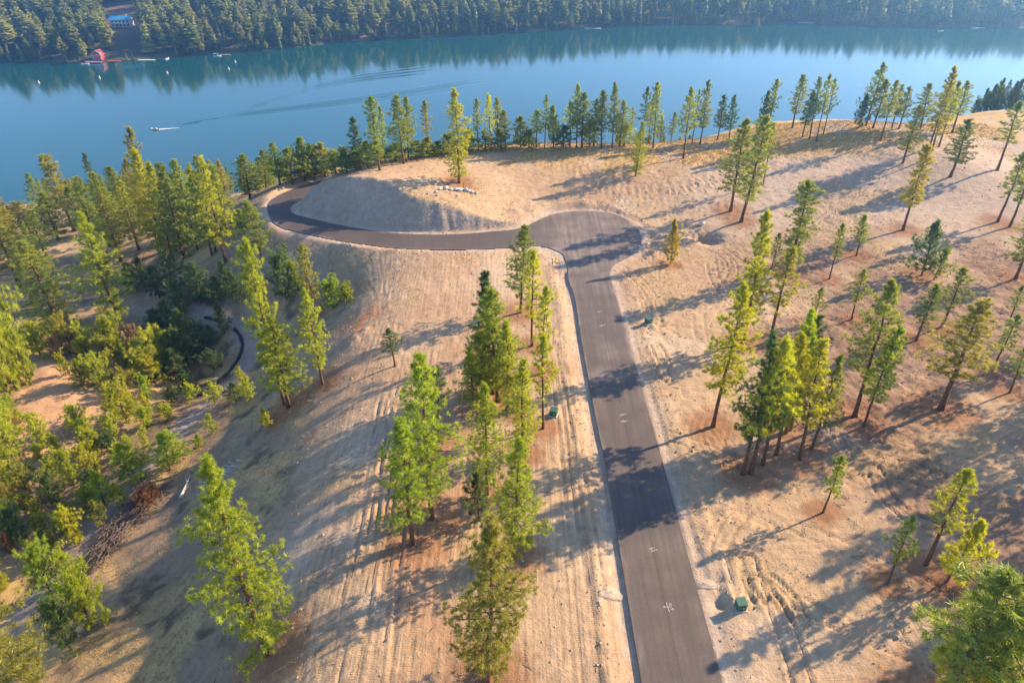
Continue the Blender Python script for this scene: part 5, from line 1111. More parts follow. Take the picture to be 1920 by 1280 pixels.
def make_pine(seed, H, W, cb, nbr, kind):
    """meshes of one pine: trunk, limbs, crown"""
    rs = np.random.RandomState(seed); R = W / 2
    # trunk
    zz = np.linspace(0, 1, 12)
    bx = 0.012 * H * np.cumsum(rs.normal(size=12)) * zz ** 0.5 * 0.35; by = 0.012 * H * np.cumsum(rs.normal(size=12)) * zz ** 0.5 * 0.35
    bx -= bx[0]; by -= by[0]
    r0 = 0.0100 * H + 0.05
    def axis_at(t): return np.stack([np.interp(t, zz, bx), np.interp(t, zz, by), t * H], -1)
    tb = MB(); rad = [r0 * (1.35 if k == 0 else 1.0) * (1 - 0.93 * t) + 0.012 for k, t in enumerate(zz)]
    tb.tube([(bx[k], by[k], -0.5 if k == 0 else zz[k] * H) for k in range(12)], rad, 8)
    lb = MB(); P = []; D = []; S = []
    az = rs.uniform(0, 6.28)
    for b in range(nbr):
        u = (b + rs.uniform(0, 1)) / nbr
        if kind == 's' and rs.rand() < 0.12: continue
        t = cb + (0.985 - cb) * u ** 0.92
        az += 2.399 + rs.uniform(-0.5, 0.5)
        if kind == 'r': prof = math.sin(math.pi * (0.24 + 0.70 * u)) ** 0.7
        elif kind == 'b': prof = (0.80 + 0.9 * u) if u < 0.22 else (1.02 - 0.92 * ((u - 0.22) / 0.78) ** 1.15)
        elif kind == 't': prof = 0.84 + 0.14 * math.sin(u * 9 + seed) if u < 0.8 else 1.0 * (1 - u) / 0.2 * 0.7 + 0.1
        else: prof = (0.62 + 1.5 * u) if u < 0.25 else (1.0 - 0.86 * ((u - 0.25) / 0.75) ** 1.25)
        L = R * prof * (rs.uniform(0.6, 1.18) if rs.rand() > 0.2 else rs.uniform(0.3, 0.6)) * (1 + 0.22 * math.sin(2 * az + 5 * u + seed)) * (1.0 if kind != 's' else rs.uniform(0.6, 1.15))
        el = math.radians(-14 + 58 * u ** 1.3 + rs.uniform(-12, 12)) if kind not in 'br' else math.radians(4 + (55 if kind == 'b' else 70) * u + rs.uniform(-10, 10))
        s = np.linspace(0, 1, 5)
        d0 = np.array([math.cos(az) * math.cos(el), math.sin(az) * math.cos(el), math.sin(el)])
        lift = rs.uniform(0.08, 0.3)
        A = axis_at(np.array([t]))[0]
        br = A[None] + d0[None] * (s * L)[:, None] + np.array([0, 0, 1.0])[None] * (lift * L * s ** 2)[:, None]
        lb.tube([tuple(p) for p in br], [0.018 + 0.016 * L, 0.014 + 0.013 * L, 0.012 + 0.009 * L, 0.012 + 0.005 * L, 0.008], 3)
        den = {'p': 5.0, 's': 3.6, 'b': 5.0, 't': 4.4, 'r': 5.0}[kind]
        k = max(3, int(L * den + (4 if u > 0.75 else 2)))
        ss = rs.uniform(0.30 if kind != 's' else 0.42, 1.06, k); ss[0] = 1.0
        side = np.array([-math.sin(az), math.cos(az), 0])
        lat = rs.normal(size=k) * 0.20 * L * (1.2 - 0.5 * ss)
        up = rs.normal(size=k) * 0.10 * L + 0.05
        pos = A[None] + d0[None] * (ss * L)[:, None] + np.array([0, 0, 1.0])[None] * (lift * L * ss ** 2 + up)[:, None] + side[None] * lat[:, None]
        P.append(pos); D.append(unit(d0[None] * 0.7 + np.array([0, 0, 0.75])[None] + side[None] * np.sign(lat)[:, None] * 0.35)); S.append(np.full(k, 1.0))
        for q in range(0, k, 3):                                  # side twigs to some tufts
            j = min(4, int(ss[q] * 4)); a0 = br[max(0, j - 1)]
            lb.tube([tuple(a0), tuple(pos[q])], [0.012, 0.006], 3)
    top = axis_at(np.linspace(0.93, 1.0, 10)); P.append(top + rs.normal(scale=0.08, size=top.shape)); D.append(np.tile([0, 0, 1.0], (10, 1))); S.append(np.ones(10))
    # a few dead stubs below the crown
    for q in range(int(6 * cb * 4)):
        t = rs.uniform(0.25 * cb, cb); a = rs.uniform(0, 6.28); A = axis_at(np.array([t]))[0]; L = R * rs.uniform(0.15, 0.5)
        lb.tube([tuple(A), (A[0] + math.cos(a) * L, A[1] + math.sin(a) * L, A[2] - 0.12 * L)], [0.03, 0.008], 3)
    P = np.concatenate(P); D = np.concatenate(D)
    V, Fq, tone = tufts(rs, P, D, 32 if kind not in 'br' else 30, 0.38 if kind not in 'br' else 0.34, 0.042, 1.3)
    trunk = bpy.data.meshes.new("trunk"); trunk.from_pydata(tb.v, [], tb.f); trunk.materials.append(M['bark']); trunk.polygons.foreach_set("use_smooth", [True] * len(trunk.polygons))
    lf = np.array([q for f in lb.f if len(f) == 4 for q in ((f[0], f[1], f[2]), (f[0], f[2], f[3]))]); nv = len(V)            # boughs and needles are one crown
    crown = np_mesh("crown", np.concatenate([V, np.array(lb.v)]), np.concatenate([Fq, lf + nv]), [M['needles'], M['limb']], fmat=np.concatenate([np.zeros(len(Fq)), np.ones(len(lf))]))
    float_attr(crown, "tone", np.concatenate([tone, np.zeros(len(lb.v))]))
    return trunk, crown, H, W

LIB = {'p': [make_pine(100 + i, 20, 6.4, c, n, 'p') for i, (c, n) in enumerate([(0.08, 112), (0.14, 100), (0.06, 116), (0.20, 92), (0.10, 106), (0.16, 84), (0.24, 96)])],
       'q': [make_pine(150 + i, 18, 5.2, c, n, 'p') for i, (c, n) in enumerate([(0.28, 84), (0.34, 70), (0.24, 88), (0.40, 66), (0.30, 76)])],
       't': [make_pine(200 + i, 18, 4.2, c, 96, 't') for i, c in enumerate([0.22, 0.30])],
       's': [make_pine(300 + i, 13, 3.8, c, n, 's') for i, (c, n) in enumerate([(0.36, 56), (0.42, 50), (0.30, 60)])],
       'b': [make_pine(400 + i, 6.0, 4.2, c, n, 'b') for i, (c, n) in enumerate([(0.06, 46), (0.10, 42), (0.05, 52), (0.12, 44)])]}
LIB['r'] = [make_pine(450 + i, 4.4, 4.6, c, n, 'r') for i, (c, n) in enumerate([(0.05, 46), (0.08, 40), (0.04, 50), (0.06, 44)])]
rt = random.Random(77)
for (tx, ty, th, tw, kind, tint, label, grp) in TREES:
    if kind == 'b' and th > 9.5: lib = LIB['p']                 # a tall full tree
    elif kind == 's' and th > 19: lib = LIB['q']
    elif kind == 'p' and th < 7.5: lib = LIB['b']
    else: lib = LIB[kind]
    if ' bush' in label: lib = LIB['r']
    if lib is LIB['p'] and ('crest' in grp or 'knoll' in grp or 'cleared' in grp or 'clump' in grp): lib = LIB['q']
    if grp == 'pines standing alone' and th > 18: lib = [LIB['p'][0], LIB['p'][2], LIB['p'][4]]
    tr, cr, H0, W0 = rt.choice(lib)
    bush = ' bush' in label
    root = empty("pine_bush" if bush else "pine_tree", (tx, ty, gz(tx, ty) - 0.05), rt.uniform(0, 6.28))
    root.rotation_euler[0] = rt.gauss(0, 0.025); root.rotation_euler[1] = rt.gauss(0, 0.025)
    k = tw / W0 * (1.25 if lib is LIB['b'] else 1.1 if lib is LIB['r'] else 1.08 if 'alone' in grp else 1.2 if ('clump' in grp or 'strip' in grp) else 1.08)
    if 'between road' in grp: k *= 1.3
    if lib is LIB['b']: th *= 1.1
    root.scale = (k, k, th / H0)
    tag(root, label, "bush" if bush else "tree", grp)
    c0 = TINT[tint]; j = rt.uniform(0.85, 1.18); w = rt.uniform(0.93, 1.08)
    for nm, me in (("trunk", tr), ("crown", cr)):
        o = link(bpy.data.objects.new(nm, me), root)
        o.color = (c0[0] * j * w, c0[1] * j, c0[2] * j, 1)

# ------------------------------------------------------------------ conifers on the far shore
def make_conifer(seed, H, W, kind, n=120):
    rs = np.random.RandomState(seed); R = W / 2
    mb = MB(); mb.tube([(0, 0, -1.0), (0, 0, H * 0.5), (0, 0, H * 0.98)], [0.028 * H * 0.5, 0.2, 0.03], 5)
    tv, tf = np.array(mb.v), [f for f in mb.f if len(f) == 4]
    u = np.sort(rs.uniform(0, 1, n)) ** (1.15 if kind == 'fir' else 0.95); cb = 0.08 if kind == 'fir' else 0.22
    z = (cb + (1 - cb) * u) * H
    prof = (1 - u) ** 0.8 * 0.95 + 0.05 if kind == 'fir' else np.clip(np.minimum(0.6 + 1.6 * u, 1.15 * (1 - u ** 1.6) + 0.08), 0, 1)
    L = R * prof * rs.uniform(0.65, 1.12, n); az = np.arange(n) * 2.399 + rs.uniform(-.4, .4, n)
    d = np.stack([np.cos(az), np.sin(az), np.full(n, -0.28 if kind == 'fir' else 0.25)], 1)
    s = np.stack([-np.sin(az), np.cos(az), np.zeros(n)], 1)
    w = ((0.38 * L + 0.35) * math.sqrt(120 / n))[:, None]; Lc = L[:, None]
    c = np.stack([np.zeros(n), np.zeros(n), z], 1)
    hgt = np.array([0, 0, 1.0])[None] * (0.25 * L + 0.3)[:, None]
    a = c + d * Lc * 0.15; m1 = c + d * Lc * 0.65 + s * w + hgt * rs.uniform(-.3, .6, (n, 1)); m2 = c + d * Lc * 0.65 - s * w + hgt * rs.uniform(-.3, .6, (n, 1)); t = c + d * Lc * 1.05 + hgt * 0.3
    m3 = c + d * Lc * 0.6 + hgt * 1.1
    V = np.stack([a, m1, t, m2, m3], 1).reshape(-1, 3); i = np.arange(n)[:, None] * 5
    T = np.concatenate([np.concatenate([i, i + 1, i + 4], 1), np.concatenate([i + 1, i + 2, i + 4], 1), np.concatenate([i + 2, i + 3, i + 4], 1), np.concatenate([i + 3, i, i + 4], 1)])
    tone = np.repeat(rs.uniform(0, 1, n), 5)
    tt = np.array([t3 for q in tf for t3 in ((q[0], q[1], q[2]), (q[0], q[2], q[3]))])
    V2 = np.concatenate([V, tv]); T2 = np.concatenate([T, tt + len(V)])
    fm = np.concatenate([np.zeros(len(T)), np.ones(len(tt))])
    return V2, T2, fm, np.concatenate([tone, np.zeros(len(tv))]), H, W
CON = [make_conifer(500, 24, 10.0, 'fir'), make_conifer(501, 22, 8.0, 'fir'), make_conifer(502, 20, 11.0, 'pine'), make_conifer(503, 23, 12.0, 'pine'), make_conifer(504, 17, 10.0, 'pine')]
FARV = [make_conifer(520 + i, *q) for i, q in enumerate([(24, 10.0, 'fir', 62), (22, 8.0, 'fir', 58), (20, 11.0, 'pine', 62), (23, 12.0, 'pine', 66), (17, 10.0, 'pine', 56), (21, 9.0, 'pine', 60)])]
CON_ME = []
for V, T, fm, tone, H0, W0 in CON:
    me = np_mesh("conifer_tree", V, T, [M['far_needles'], M['limb']], fmat=fm); float_attr(me, "tone", tone); CON_ME.append(me)
rf = random.Random(9)
CT = [(0.12, 0.17, 0.034), (0.19, 0.215, 0.035), (0.27, 0.26, 0.045), (0.075, 0.125, 0.034), (0.15, 0.20, 0.032)]
cand = []
FAR_SEG = [(POS['boat4'][0] - 4, "left of the red boathouse"), (POS['dock2'][0] + 6, "right behind the red boathouse"), (POS['dock3'][0] + 8, "behind the long pale dock"), (POS['boat2'][0] + 8, "behind the moored white boat"),
           (POS['dock4'][0] + 4, "by the teal-covered boat"), (POS['dock8'][0] - 30, "on the point right of the teal-covered boat"), (POS['dock8'][0] + 30, "around the short grey dock"), (POS['dock5'][0] - 25, "left of the middle white dock"),
           (POS['dock5'][0] + 25, "behind the middle white dock"), (POS['dock6'][0] - 25, "left of the slanting white dock"), (POS['dock6'][0] + 25, "behind the slanting white dock"), (POS['boat6'][0], "right of the slanting white dock"), (1e9, "near the rightmost dock")]
grid = {}
def clear_for_house(x, y, h):
    px = 960 + 1335 * x / (y * 0.8415 + (60 - gz(x, y)) * 0.5402)
    if abs(x - hx) < 9 and abs(y - hy) < 12: return False
    ang = (x - hx) - (y - hy) * (hx / hy)
    return not (abs(ang) < 15 and hy - 75 < y < hy + 70 and (y > hy - 20 or h > 9))
for k in range(26000):
    x = rf.uniform(-620, 720); fy = float(far_shore_y(np.array([x]))[0]); y = fy + 1 + 240 * rf.random() ** 1.25
    if abs(x) > 0.80 * y + 40: continue
    c_ = (int(x / 8), int(y / 8))
    if any((x - a) ** 2 + (y - b) ** 2 < (4.0 if y - fy < 8 else 7.6) ** 2 for dx in (-1, 0, 1) for dy in (-1, 0, 1) for a, b in grid.get((c_[0] + dx, c_[1] + dy), ())): continue
    op_ = float(fbm(np.array([x]), np.array([y]), 60, 3, 190)[0])
    if op_ > 0.33 and rf.random() < 0.7: continue
    h = rf.uniform(13, 32) * (0.45 if y - fy < 6 else 0.8 if y - fy < 12 else 1.0)
    if not clear_for_house(x, y, h): continue
    if y - fy < 12 and any(abs(x - s[0]) < s[1] for s in POS['shore_gaps']): continue
    grid.setdefault(c_, []).append((x, y)); cand.append((y - fy, x, y, h))
cand.sort()
single, mass = cand[:280], cand[280:]
single.sort(key=lambda s: s[1])
O1 = "first second third fourth fifth sixth seventh eighth ninth tenth eleventh twelfth thirteenth fourteenth fifteenth sixteenth seventeenth eighteenth nineteenth".split()
TN_ = "twenty thirty forty fifty sixty seventy eighty ninety".split()
def ordinal(n):
    if n < 20: return O1[n - 1]
    t = TN_[n // 10 - 2]
    return t[:-1] + "ieth" if n % 10 == 0 else t + "-" + O1[n % 10 - 1]
seg_n = {}
for dd, x, y, h in single:
    q = rf.randrange(5); o = link(bpy.data.objects.new("conifer_tree", CON_ME[q]))
    o.location = (x, y, gz(x, y) - 0.3); o.rotation_euler = (0, 0, rf.uniform(0, 6.28)); s = h / CON[q][4]; o.scale = (s * rf.uniform(.85, 1.15),) * 2 + (s,)
    cc = rf.choice(CT); j = rf.uniform(.8, 1.25); o.color = (cc[0] * j, cc[1] * j, cc[2] * j, 1)
    seg = [s for s in FAR_SEG if x < s[0]][0][1]
    seg_n[seg] = seg_n.get(seg, 0) + 1
    tag(o, ordinal(seg_n[seg]) + " front-rank far-shore conifer from the left, " + seg, "tree", "conifers on the far shore " + seg)
VV = []; TT = []; FM = []; TN = []; off_ = 0
for dd, x, y, h in mass:
    V, T, fm, tone, H0, W0 = FARV[rf.randrange(6)]
    s = h / H0; a = rf.uniform(0, 6.28); w = s * rf.uniform(.85, 1.15); ca, sa = math.cos(a), math.sin(a)
    VV.append(np.stack([(V[:, 0] * ca - V[:, 1] * sa) * w + x, (V[:, 0] * sa + V[:, 1] * ca) * w + y, V[:, 2] * s + gz(x, y) - 0.3], 1)); TT.append(T + off_); FM.append(fm); TN.append(np.clip(tone * 0.6 + rf.random() ** 2 * 1.1, 0, 1.5)); off_ += len(V)
fme = np_mesh("far_forest", np.concatenate(VV), np.concatenate(TT), [M['far_needles'], M['limb']], fmat=np.concatenate(FM)); float_attr(fme, "tone", np.concatenate(TN))
ff = tag(link(bpy.data.objects.new("far_forest", fme)), "dense conifer forest covering the hillside across the lake", "forest", kind="stuff"); ff.color = (0.185, 0.200, 0.033, 1)

# ------------------------------------------------------------------ small things on the near ground
def transformer(p, rz, label):
    x, y = p; r = empty("utility_box", (x, y, gz(x, y)), rz)
    tag(r, label, "utility box", "green utility boxes beside the road")
    MB().box((0, 0, 0.02), (1.15, 1.15, 0.16)).build("pad", M['concrete'], r, bevel=0.02)
    b = MB().box((0, 0, 0.50), (0.92, 0.86, 0.82)).build("cabinet", M['green_box'], r, bevel=0.03)
    MB().add([(-.5, -.47, .91), (.5, -.47, .91), (.5, .47, .99), (-.5, .47, .99), (-.5, -.47, .97), (.5, -.47, .97), (.5, .47, 1.05), (-.5, .47, 1.05)], [(3, 2, 1, 0), (4, 5, 6, 7), (0, 1, 5, 4), (1, 2, 6, 5), (2, 3, 7, 6), (3, 0, 4, 7)]).build("lid", M['green_box'], r, bevel=0.015)
    MB().box((0, -.445, .45), (.03, .03, .68)).build("door_seam", M['black'], b)
    MB().box((0.12, -.455, .5), (.05, .05, .16)).build("handle", M['white'], b)
    return r
for p, rz, lab in zip(POS['boxes'], (0.1, -0.3, 0.5), ("green utility box on churned dirt beside the road in the lower part", "green utility box left of the road under slender yellow-green pines", "green utility box right of the road in tree shade farther up")):
    transformer(p, rz, lab)

x, y = POS['hydrant']; r = empty("fire_hydrant", (x, y, gz(x, y)))
tag(r, "yellow fire hydrant on the inside corner by the turnaround", "hydrant")
MB().tube([(0, 0, -.1), (0, 0, .08), (0, 0, .08), (0, 0, .72), (0, 0, .74)], [.2, .2, .13, .13, .16], 10).build("barrel", M['yellow'], r, True)
MB().tube([(0, 0, .74), (0, 0, .84), (0, 0, .92), (0, 0, .99)], [.17, .15, .08, .05], 10).build("bonnet", M['yellow'], r, True)
MB().tube([(-.24, 0, .55), (.24, 0, .55)], .075, 8).build("side_outlet", M['yellow'], r, True)
MB().tube([(0, -.25, .5), (0, 0, .5)], .1, 8).build("front_outlet", M['yellow'], r, True)
x, y = POS['post']
r = empty("marker_post", (x, y, gz(x, y))); tag(r, "short dark post standing left of the yellow hydrant", "post")
MB().box((0, 0, .45), (.12, .12, 1.0)).build("shaft", M['green_box'], r, bevel=.01); MB().box((0, 0, .98), (.16, .16, .06)).build("cap", M['black'], r)
x, y = POS['stake']
r = empty("wooden_stake", (x, y, gz(x, y))); tag(r, "short reddish wooden stake beside the pale boulders", "stake")
MB().box((0, 0, .55), (.2, .2, 1.3), taper=.8).build("shaft", M['stake'], r)

def rock_mesh(seed, rx, ry, rz_):
    rs = np.random.RandomState(seed)
    import bmesh
    bm = bmesh.new(); bmesh.ops.create_icosphere(bm, subdivisions=2, radius=1.0)
    cuts = unit(rs.normal(size=(7, 3)))
    for v in bm.verts:
        p = np.array(v.co)
        for c in cuts:
            d = p @ c
            if d > 0.72: p = p - c * (d - 0.72) * 0.9
        p = p * (1 + 0.06 * rs.normal())
        v.co = (p[0] * rx, p[1] * ry, p[2] * rz_)
    me = bpy.data.meshes.new("boulder"); bm.to_mesh(me); bm.free(); me.materials.append(M['rock']); return me
rb = random.Random(4)
ROCKS = [rock_mesh(600 + i, 1.0, rb.uniform(.6, .95), rb.uniform(.55, .8)) for i in range(6)]
NTH = "first second third fourth fifth sixth seventh eighth ninth tenth eleventh twelfth thirteenth fourteenth fifteenth sixteenth".split()
for i, (x, y, s) in enumerate(POS['boulders']):
    o = link(bpy.data.objects.new("boulder", rb.choice(ROCKS))); o.location = (x, y, gz(x, y) + s * .3); o.rotation_euler = (rb.uniform(-.2, .2), rb.uniform(-.2, .2), rb.uniform(0, 6)); s *= .75; o.scale = (s, s, s)
    tag(o, f"pale boulder, {NTH[i]} from the left in the row before the lone pine", "boulder", "pale boulders in a row")
for i, (x, y, s) in enumerate(POS['bank_rocks']):
    o = link(bpy.data.objects.new("boulder", rb.choice(ROCKS))); o.location = (x, y, gz(x, y) + s * .3); o.rotation_euler = (rb.uniform(-.2, .2), rb.uniform(-.2, .2), rb.uniform(0, 6)); o.scale = (s, s, s)
    tag(o, ["pale broken rock beside the trench right of the turnaround", "white stone at the crumbled outer edge of the paved bend", "smaller white stone lower on the bank of the paved bend"][i], "boulder")

# black erosion sock along the trail
for nm, P in zip(("short far piece of the black erosion sock on the trail edge", "middle piece of the black erosion sock on the shaded trail", "long curved piece of the black erosion sock along the trail"), POS['socks']):
    Q = []
    for a, b in zip(P, P[1:]):
        n = max(1, int(math.hypot(b[0] - a[0], b[1] - a[1]) / 0.8))
        Q += [(a[0] + (b[0] - a[0]) * k / n, a[1] + (b[1] - a[1]) * k / n) for k in range(n)]
    Q.append(P[-1])
    o = MB().tube([(a, b, gz(a, b) + .18) for a, b in Q], [.30 + .05 * math.sin(k * 2.1) for k in range(len(Q))], 8).build("erosion_sock", M['black'], smooth=True)
    tag(o, nm, "erosion sock", "erosion socks along the trail")

# fallen log, brush pile, dead branches
(x0, y0), (x1, y1) = POS['log']
r = empty("fallen_log", (x0, y0, gz(x0, y0))); tag(r, "pale bleached log lying on the shaded slope", "log")
L = []
for k in range(9):
    t = k / 8; a, b = x0 + (x1 - x0) * t, y0 + (y1 - y0) * t; L.append((a - x0, b - y0, gz(a, b) + .16 - gz(x0, y0)))
MB().tube(L, [.24, .23, .21, .19, .17, .14, .11, .08, .04], 8).build("stem", M['deadwood'], r, True)
for k in (2, 4, 5): MB().tube([L[k], (L[k][0] + rb.uniform(-.9, .9), L[k][1] + rb.uniform(.2, .9), L[k][2] + .5)], [.06, .02], 5).build("branch_stub", M['deadwood'], r)
def brush(name, P, n, w, hgt, ln, label, mat, seed):
    rs = random.Random(seed); mb = MB()
    for k in range(n):
        t = rs.random(); i = min(len(P) - 2, int(t * (len(P) - 1))); f = t * (len(P) - 1) - i
        cx = P[i][0] + (P[i + 1][0] - P[i][0]) * f + rs.gauss(0, w); cy = P[i][1] + (P[i + 1][1] - P[i][1]) * f + rs.gauss(0, w)
        a = rs.uniform(0, 6.28) if rs.random() < .5 else math.atan2(P[-1][1] - P[0][1], P[-1][0] - P[0][0]) + rs.gauss(0, .4)
        l = rs.uniform(.4, 1) * ln; z = gz(cx, cy) + rs.uniform(0, hgt); e = rs.uniform(-.25, .35)
        q = [(cx - math.cos(a) * l / 2, cy - math.sin(a) * l / 2, z - e * l / 2), (cx + rs.gauss(0, .12), cy + rs.gauss(0, .12), z + rs.uniform(0, .15)), (cx + math.cos(a) * l / 2, cy + math.sin(a) * l / 2, z + e * l / 2)]
        mb.tube(q, [.05 * rs.uniform(.6, 1.3), .035, .012], 3)
    return tag(mb.build(name, mat), label, "brush pile")
brush("brush_pile", POS['brush'], 620, 1.1, 1.0, 3.2, "dark tangled pile of cut branches on the lower left slope", M['twig'], 5)
brush("brush_pile", POS['brush2'], 90, .7, .4, 2.2, "thin scatter of dead branches left of the big bright pine", M['deadwood'], 6)
# heaps of gravel beside the road
def heap(p, rx, ry, h, label, seed):
    rs = np.random.RandomState(seed); mb = MB(); nr, na = 7, 22; V = []
    for i in range(nr + 1):
        for k in range(na):
            q = i / nr; a = 2 * math.pi * k / na; wob = 1 + .14 * math.sin(3 * a + seed) + .08 * rs.normal()
            xx = p[0] + math.cos(a) * rx * q * wob; yy = p[1] + math.sin(a) * ry * q * wob
            V.append((xx, yy, gz(xx, yy) + (h * (1 - q) ** .8 * (1 + .18 * rs.normal()) if q < 1 else -.12)))
    Fc = [(i * na + k, i * na + (k + 1) % na, (i + 1) * na + (k + 1) % na, (i + 1) * na + k) for i in range(nr) for k in range(na)]
    Fc = [(f[3], f[2], f[1], f[0]) for f in Fc]
    return tag(mb.add(V, Fc).build("gravel_heap", M['gravel'], smooth=True), label, "gravel heap")
heap(POS['gravel'][0], 1.45, .9, .22, "low fan of pale gravel against the left edge of the road", 3)
heap(POS['gravel'][1], 1.6, .7, .2, "low heap of pale gravel on the right shoulder near the utility box", 4)

# stones and clods, dry grass: too many to count
rs = np.random.RandomState(21)
def scatter(n, box, accept):
    out = []
    while len(out) < n:
        xs = rs.uniform(box[0], box[1], 4000); ys = rs.uniform(box[2], box[3], 4000)
        ok = accept(xs, ys); out += list(zip(xs[ok], ys[ok]))
    return out[:n]
def cut_to_view(xs, ys): return (abs(xs) < 0.86 * ys + 8)
octv = np.array([(1, 0, 0), (-1, 0, 0), (0, 1, 0), (0, -1, 0), (0, 0, 1), (0, 0, -1)], float); octf = np.array([(0, 2, 4), (2, 1, 4), (1, 3, 4), (3, 0, 4), (2, 0, 5), (1, 2, 5), (3, 1, 5), (0, 3, 5)])
def clods_ok(xs, ys):
    sd = road_sd(xs, ys, OUTL); z = natural(xs, ys)
    p = 0.05 + 0.5 * np.exp(-((sd - 2.6) / 1.2) ** 2) + 0.25 * (xs > 22) * sstep(0.0, 0.5, fbm(xs, ys, 13, 2, 90)) + 0.3 * (ys > 122) * (ys < 142) * (xs < 0) * (xs > -34)
    return (sd > .35) & (z > -7) & cut_to_view(xs, ys) & (rs.uniform(size=len(xs)) < p)
pts_ = scatter(9000, (-35, 110, 28, 175), clods_ok)
V_, F_ = [], []
for i, (x, y) in enumerate(pts_):
    s = 0.035 + 0.14 * rs.rand() ** 4 + 0.0004 * y; v = octv * (s * rs.uniform(.6, 1.3, (6, 3))); a = rs.uniform(0, 6.28); ca, sa = math.cos(a), math.sin(a)
    V_.append(np.stack([v[:, 0] * ca - v[:, 1] * sa + x, v[:, 0] * sa + v[:, 1] * ca + y, v[:, 2] * .7 + gz(x, y) + s * .2], 1)); F_.append(octf + 6 * i)
tag(link(bpy.data.objects.new("rubble", np_mesh("rubble", np.concatenate(V_), np.concatenate(F_), [M['clod']]))), "scattered clods and stones over the graded dirt", "rubble", kind="stuff")
def grass_ok(xs, ys):
    sd = road_sd(xs, ys, OUTL); z = natural(xs, ys); nm = fbm(xs, ys, 5, 3, 120); td = seg_dist(xs, ys, TRAIL)
    crest = sstep(158, 172, ys + 5 * nm - 0.10 * (xs - 20) * (xs > 20)) * (z > -3)
    slope = (z < -1.6) * (z > -16) * (xs < -14) * sstep(-0.2, 0.45, fbm(xs, ys, 6, 4, 170)) * 0.8
    patch = sstep(0.25, 0.6, fbm(xs, ys, 15, 3, 160)) * 0.35 * (sd > 4)
    return (sd > 2) & (td > 2) & cut_to_view(xs, ys) & (rs.uniform(size=len(xs)) < np.maximum(np.maximum(crest, slope), patch))
gp = np.array(scatter(42000, (-75, 125, 28, 190), grass_ok)); gzv = np.array([gz(a, b) for a, b in gp])
P = np.column_stack([gp, gzv]); V, Fq, tone = tufts(rs, P, np.tile([0, 0, 1.0], (len(P), 1)), 4, 0.26 + 0.0006 * gp[:, 1], 0.05, 0.6)
tag(link(bpy.data.objects.new("dry_grass", np_mesh("dry_grass", V, Fq, [M['straw']]))), "dry golden grass on the crest and the left slope", "grass", kind="stuff")

def twig_ok(xs, ys):
    sd = road_sd(xs, ys, OUTL); z = natural(xs, ys)
    p = 0.5 * (xs < -18) * (z > -17) * (ys < 112) + 0.8 * (xs > 36) * (ys < 125) * sstep(-0.1, 0.4, fbm(xs, ys, 10, 3, 150) + 0.25) + 0.05
    return (sd > 2) & cut_to_view(xs, ys) & (rs.uniform(size=len(xs)) < p)
tw = MB()
for x, y in scatter(2600, (-62, 110, 30, 170), twig_ok):
    l = rs.uniform(.3, 1.5) ** 1.3; a = rs.uniform(0, 6.28); z = gz(x, y) + .05; u, v = math.cos(a) * l / 2, math.sin(a) * l / 2
    tw.tube([(x - u, y - v, z + rs.uniform(-.02, .06)), (x + u, y + v, z + rs.uniform(0, .16))], [.035, .012], 3)
tag(tw.build("litter", M['twig']), "broken twigs and slash strewn over slope and turned earth", "litter", kind="stuff")

# ------------------------------------------------------------------ far shore: houses, docks, boats
def gable_house(root, w, d, h, rh, wall, roof, over=.6):
    MB().box((0, 0, h / 2), (w, d, h)).build("wall", wall, root)
    g = MB().add([(-w / 2, -d / 2, h), (-w / 2, d / 2, h), (-w / 2, 0, h + rh), (w / 2, -d / 2, h), (w / 2, d / 2, h), (w / 2, 0, h + rh)], [(0, 2, 1), (3, 4, 5)]); g.build("gable", wall, root)
    o = over; k = rh / (d / 2)
    return MB().add([(-w / 2 - o, -d / 2 - o, h - o * k + .05), (w / 2 + o, -d / 2 - o, h - o * k + .05), (w / 2 + o, 0, h + rh + .05), (-w / 2 - o, 0, h + rh + .05), (w / 2 + o, d / 2 + o, h - o * k + .05), (-w / 2 - o, d / 2 + o, h - o * k + .05),
              (-w / 2 - o, -d / 2 - o, h - o * k + .3), (w / 2 + o, -d / 2 - o, h - o * k + .3), (w / 2 + o, 0, h + rh + .3), (-w / 2 - o, 0, h + rh + .3), (w / 2 + o, d / 2 + o, h - o * k + .3), (-w / 2 - o, d / 2 + o, h - o * k + .3)],
             [(0, 3, 2, 1), (3, 5, 4, 2), (6, 7, 8, 9), (9, 8, 10, 11), (0, 1, 7, 6), (4, 5, 11, 10), (1, 2, 8, 7), (2, 4, 10, 8), (0, 6, 9, 3), (3, 9, 11, 5)]).build("roof", roof, root)
def window(root, x, y, z, w, h, mat=None):
    f = MB().box((x, y, z), (w + .3, .12, h + .3)).build("window", M['white'], root)
    MB().box((x, y - .08, z), (w, .06, h)).build("pane", M['glass'], f)
x, y = POS['house'][:2]; zh = gz(x, y)
r = empty("lake_house", (x, y, zh), 0.06); tag(r, "pale two-storey house with a blue metal roof among the far trees", "house")
gable_house(r, 17, 9, 6.2, 2.4, M['white'], M['blue_roof'], 1.0)
for k in range(5): window(r, -6.4 + 3.2 * k, -4.53, 4.6, 1.9, 1.6); window(r, -6.4 + 3.2 * k, -4.53, 1.6, 1.9, 1.5)
dk = MB().box((1.5, -6.0, 3.0), (13.5, 2.8, .25)).build("balcony", M['wood'], r)
MB().box((1.5, -7.35, 3.75), (13.5, .1, .9)).build("railing", M['white'], dk)
for k in range(4): MB().box((-4.5 + 4 * k, -7.2, 1.4), (.25, .25, 3.2)).build("post", M['white'], r)
MB().box((4, 1.5, 8.6), (1.1, 1.1, 2.2)).build("chimney", M['concrete'], r)
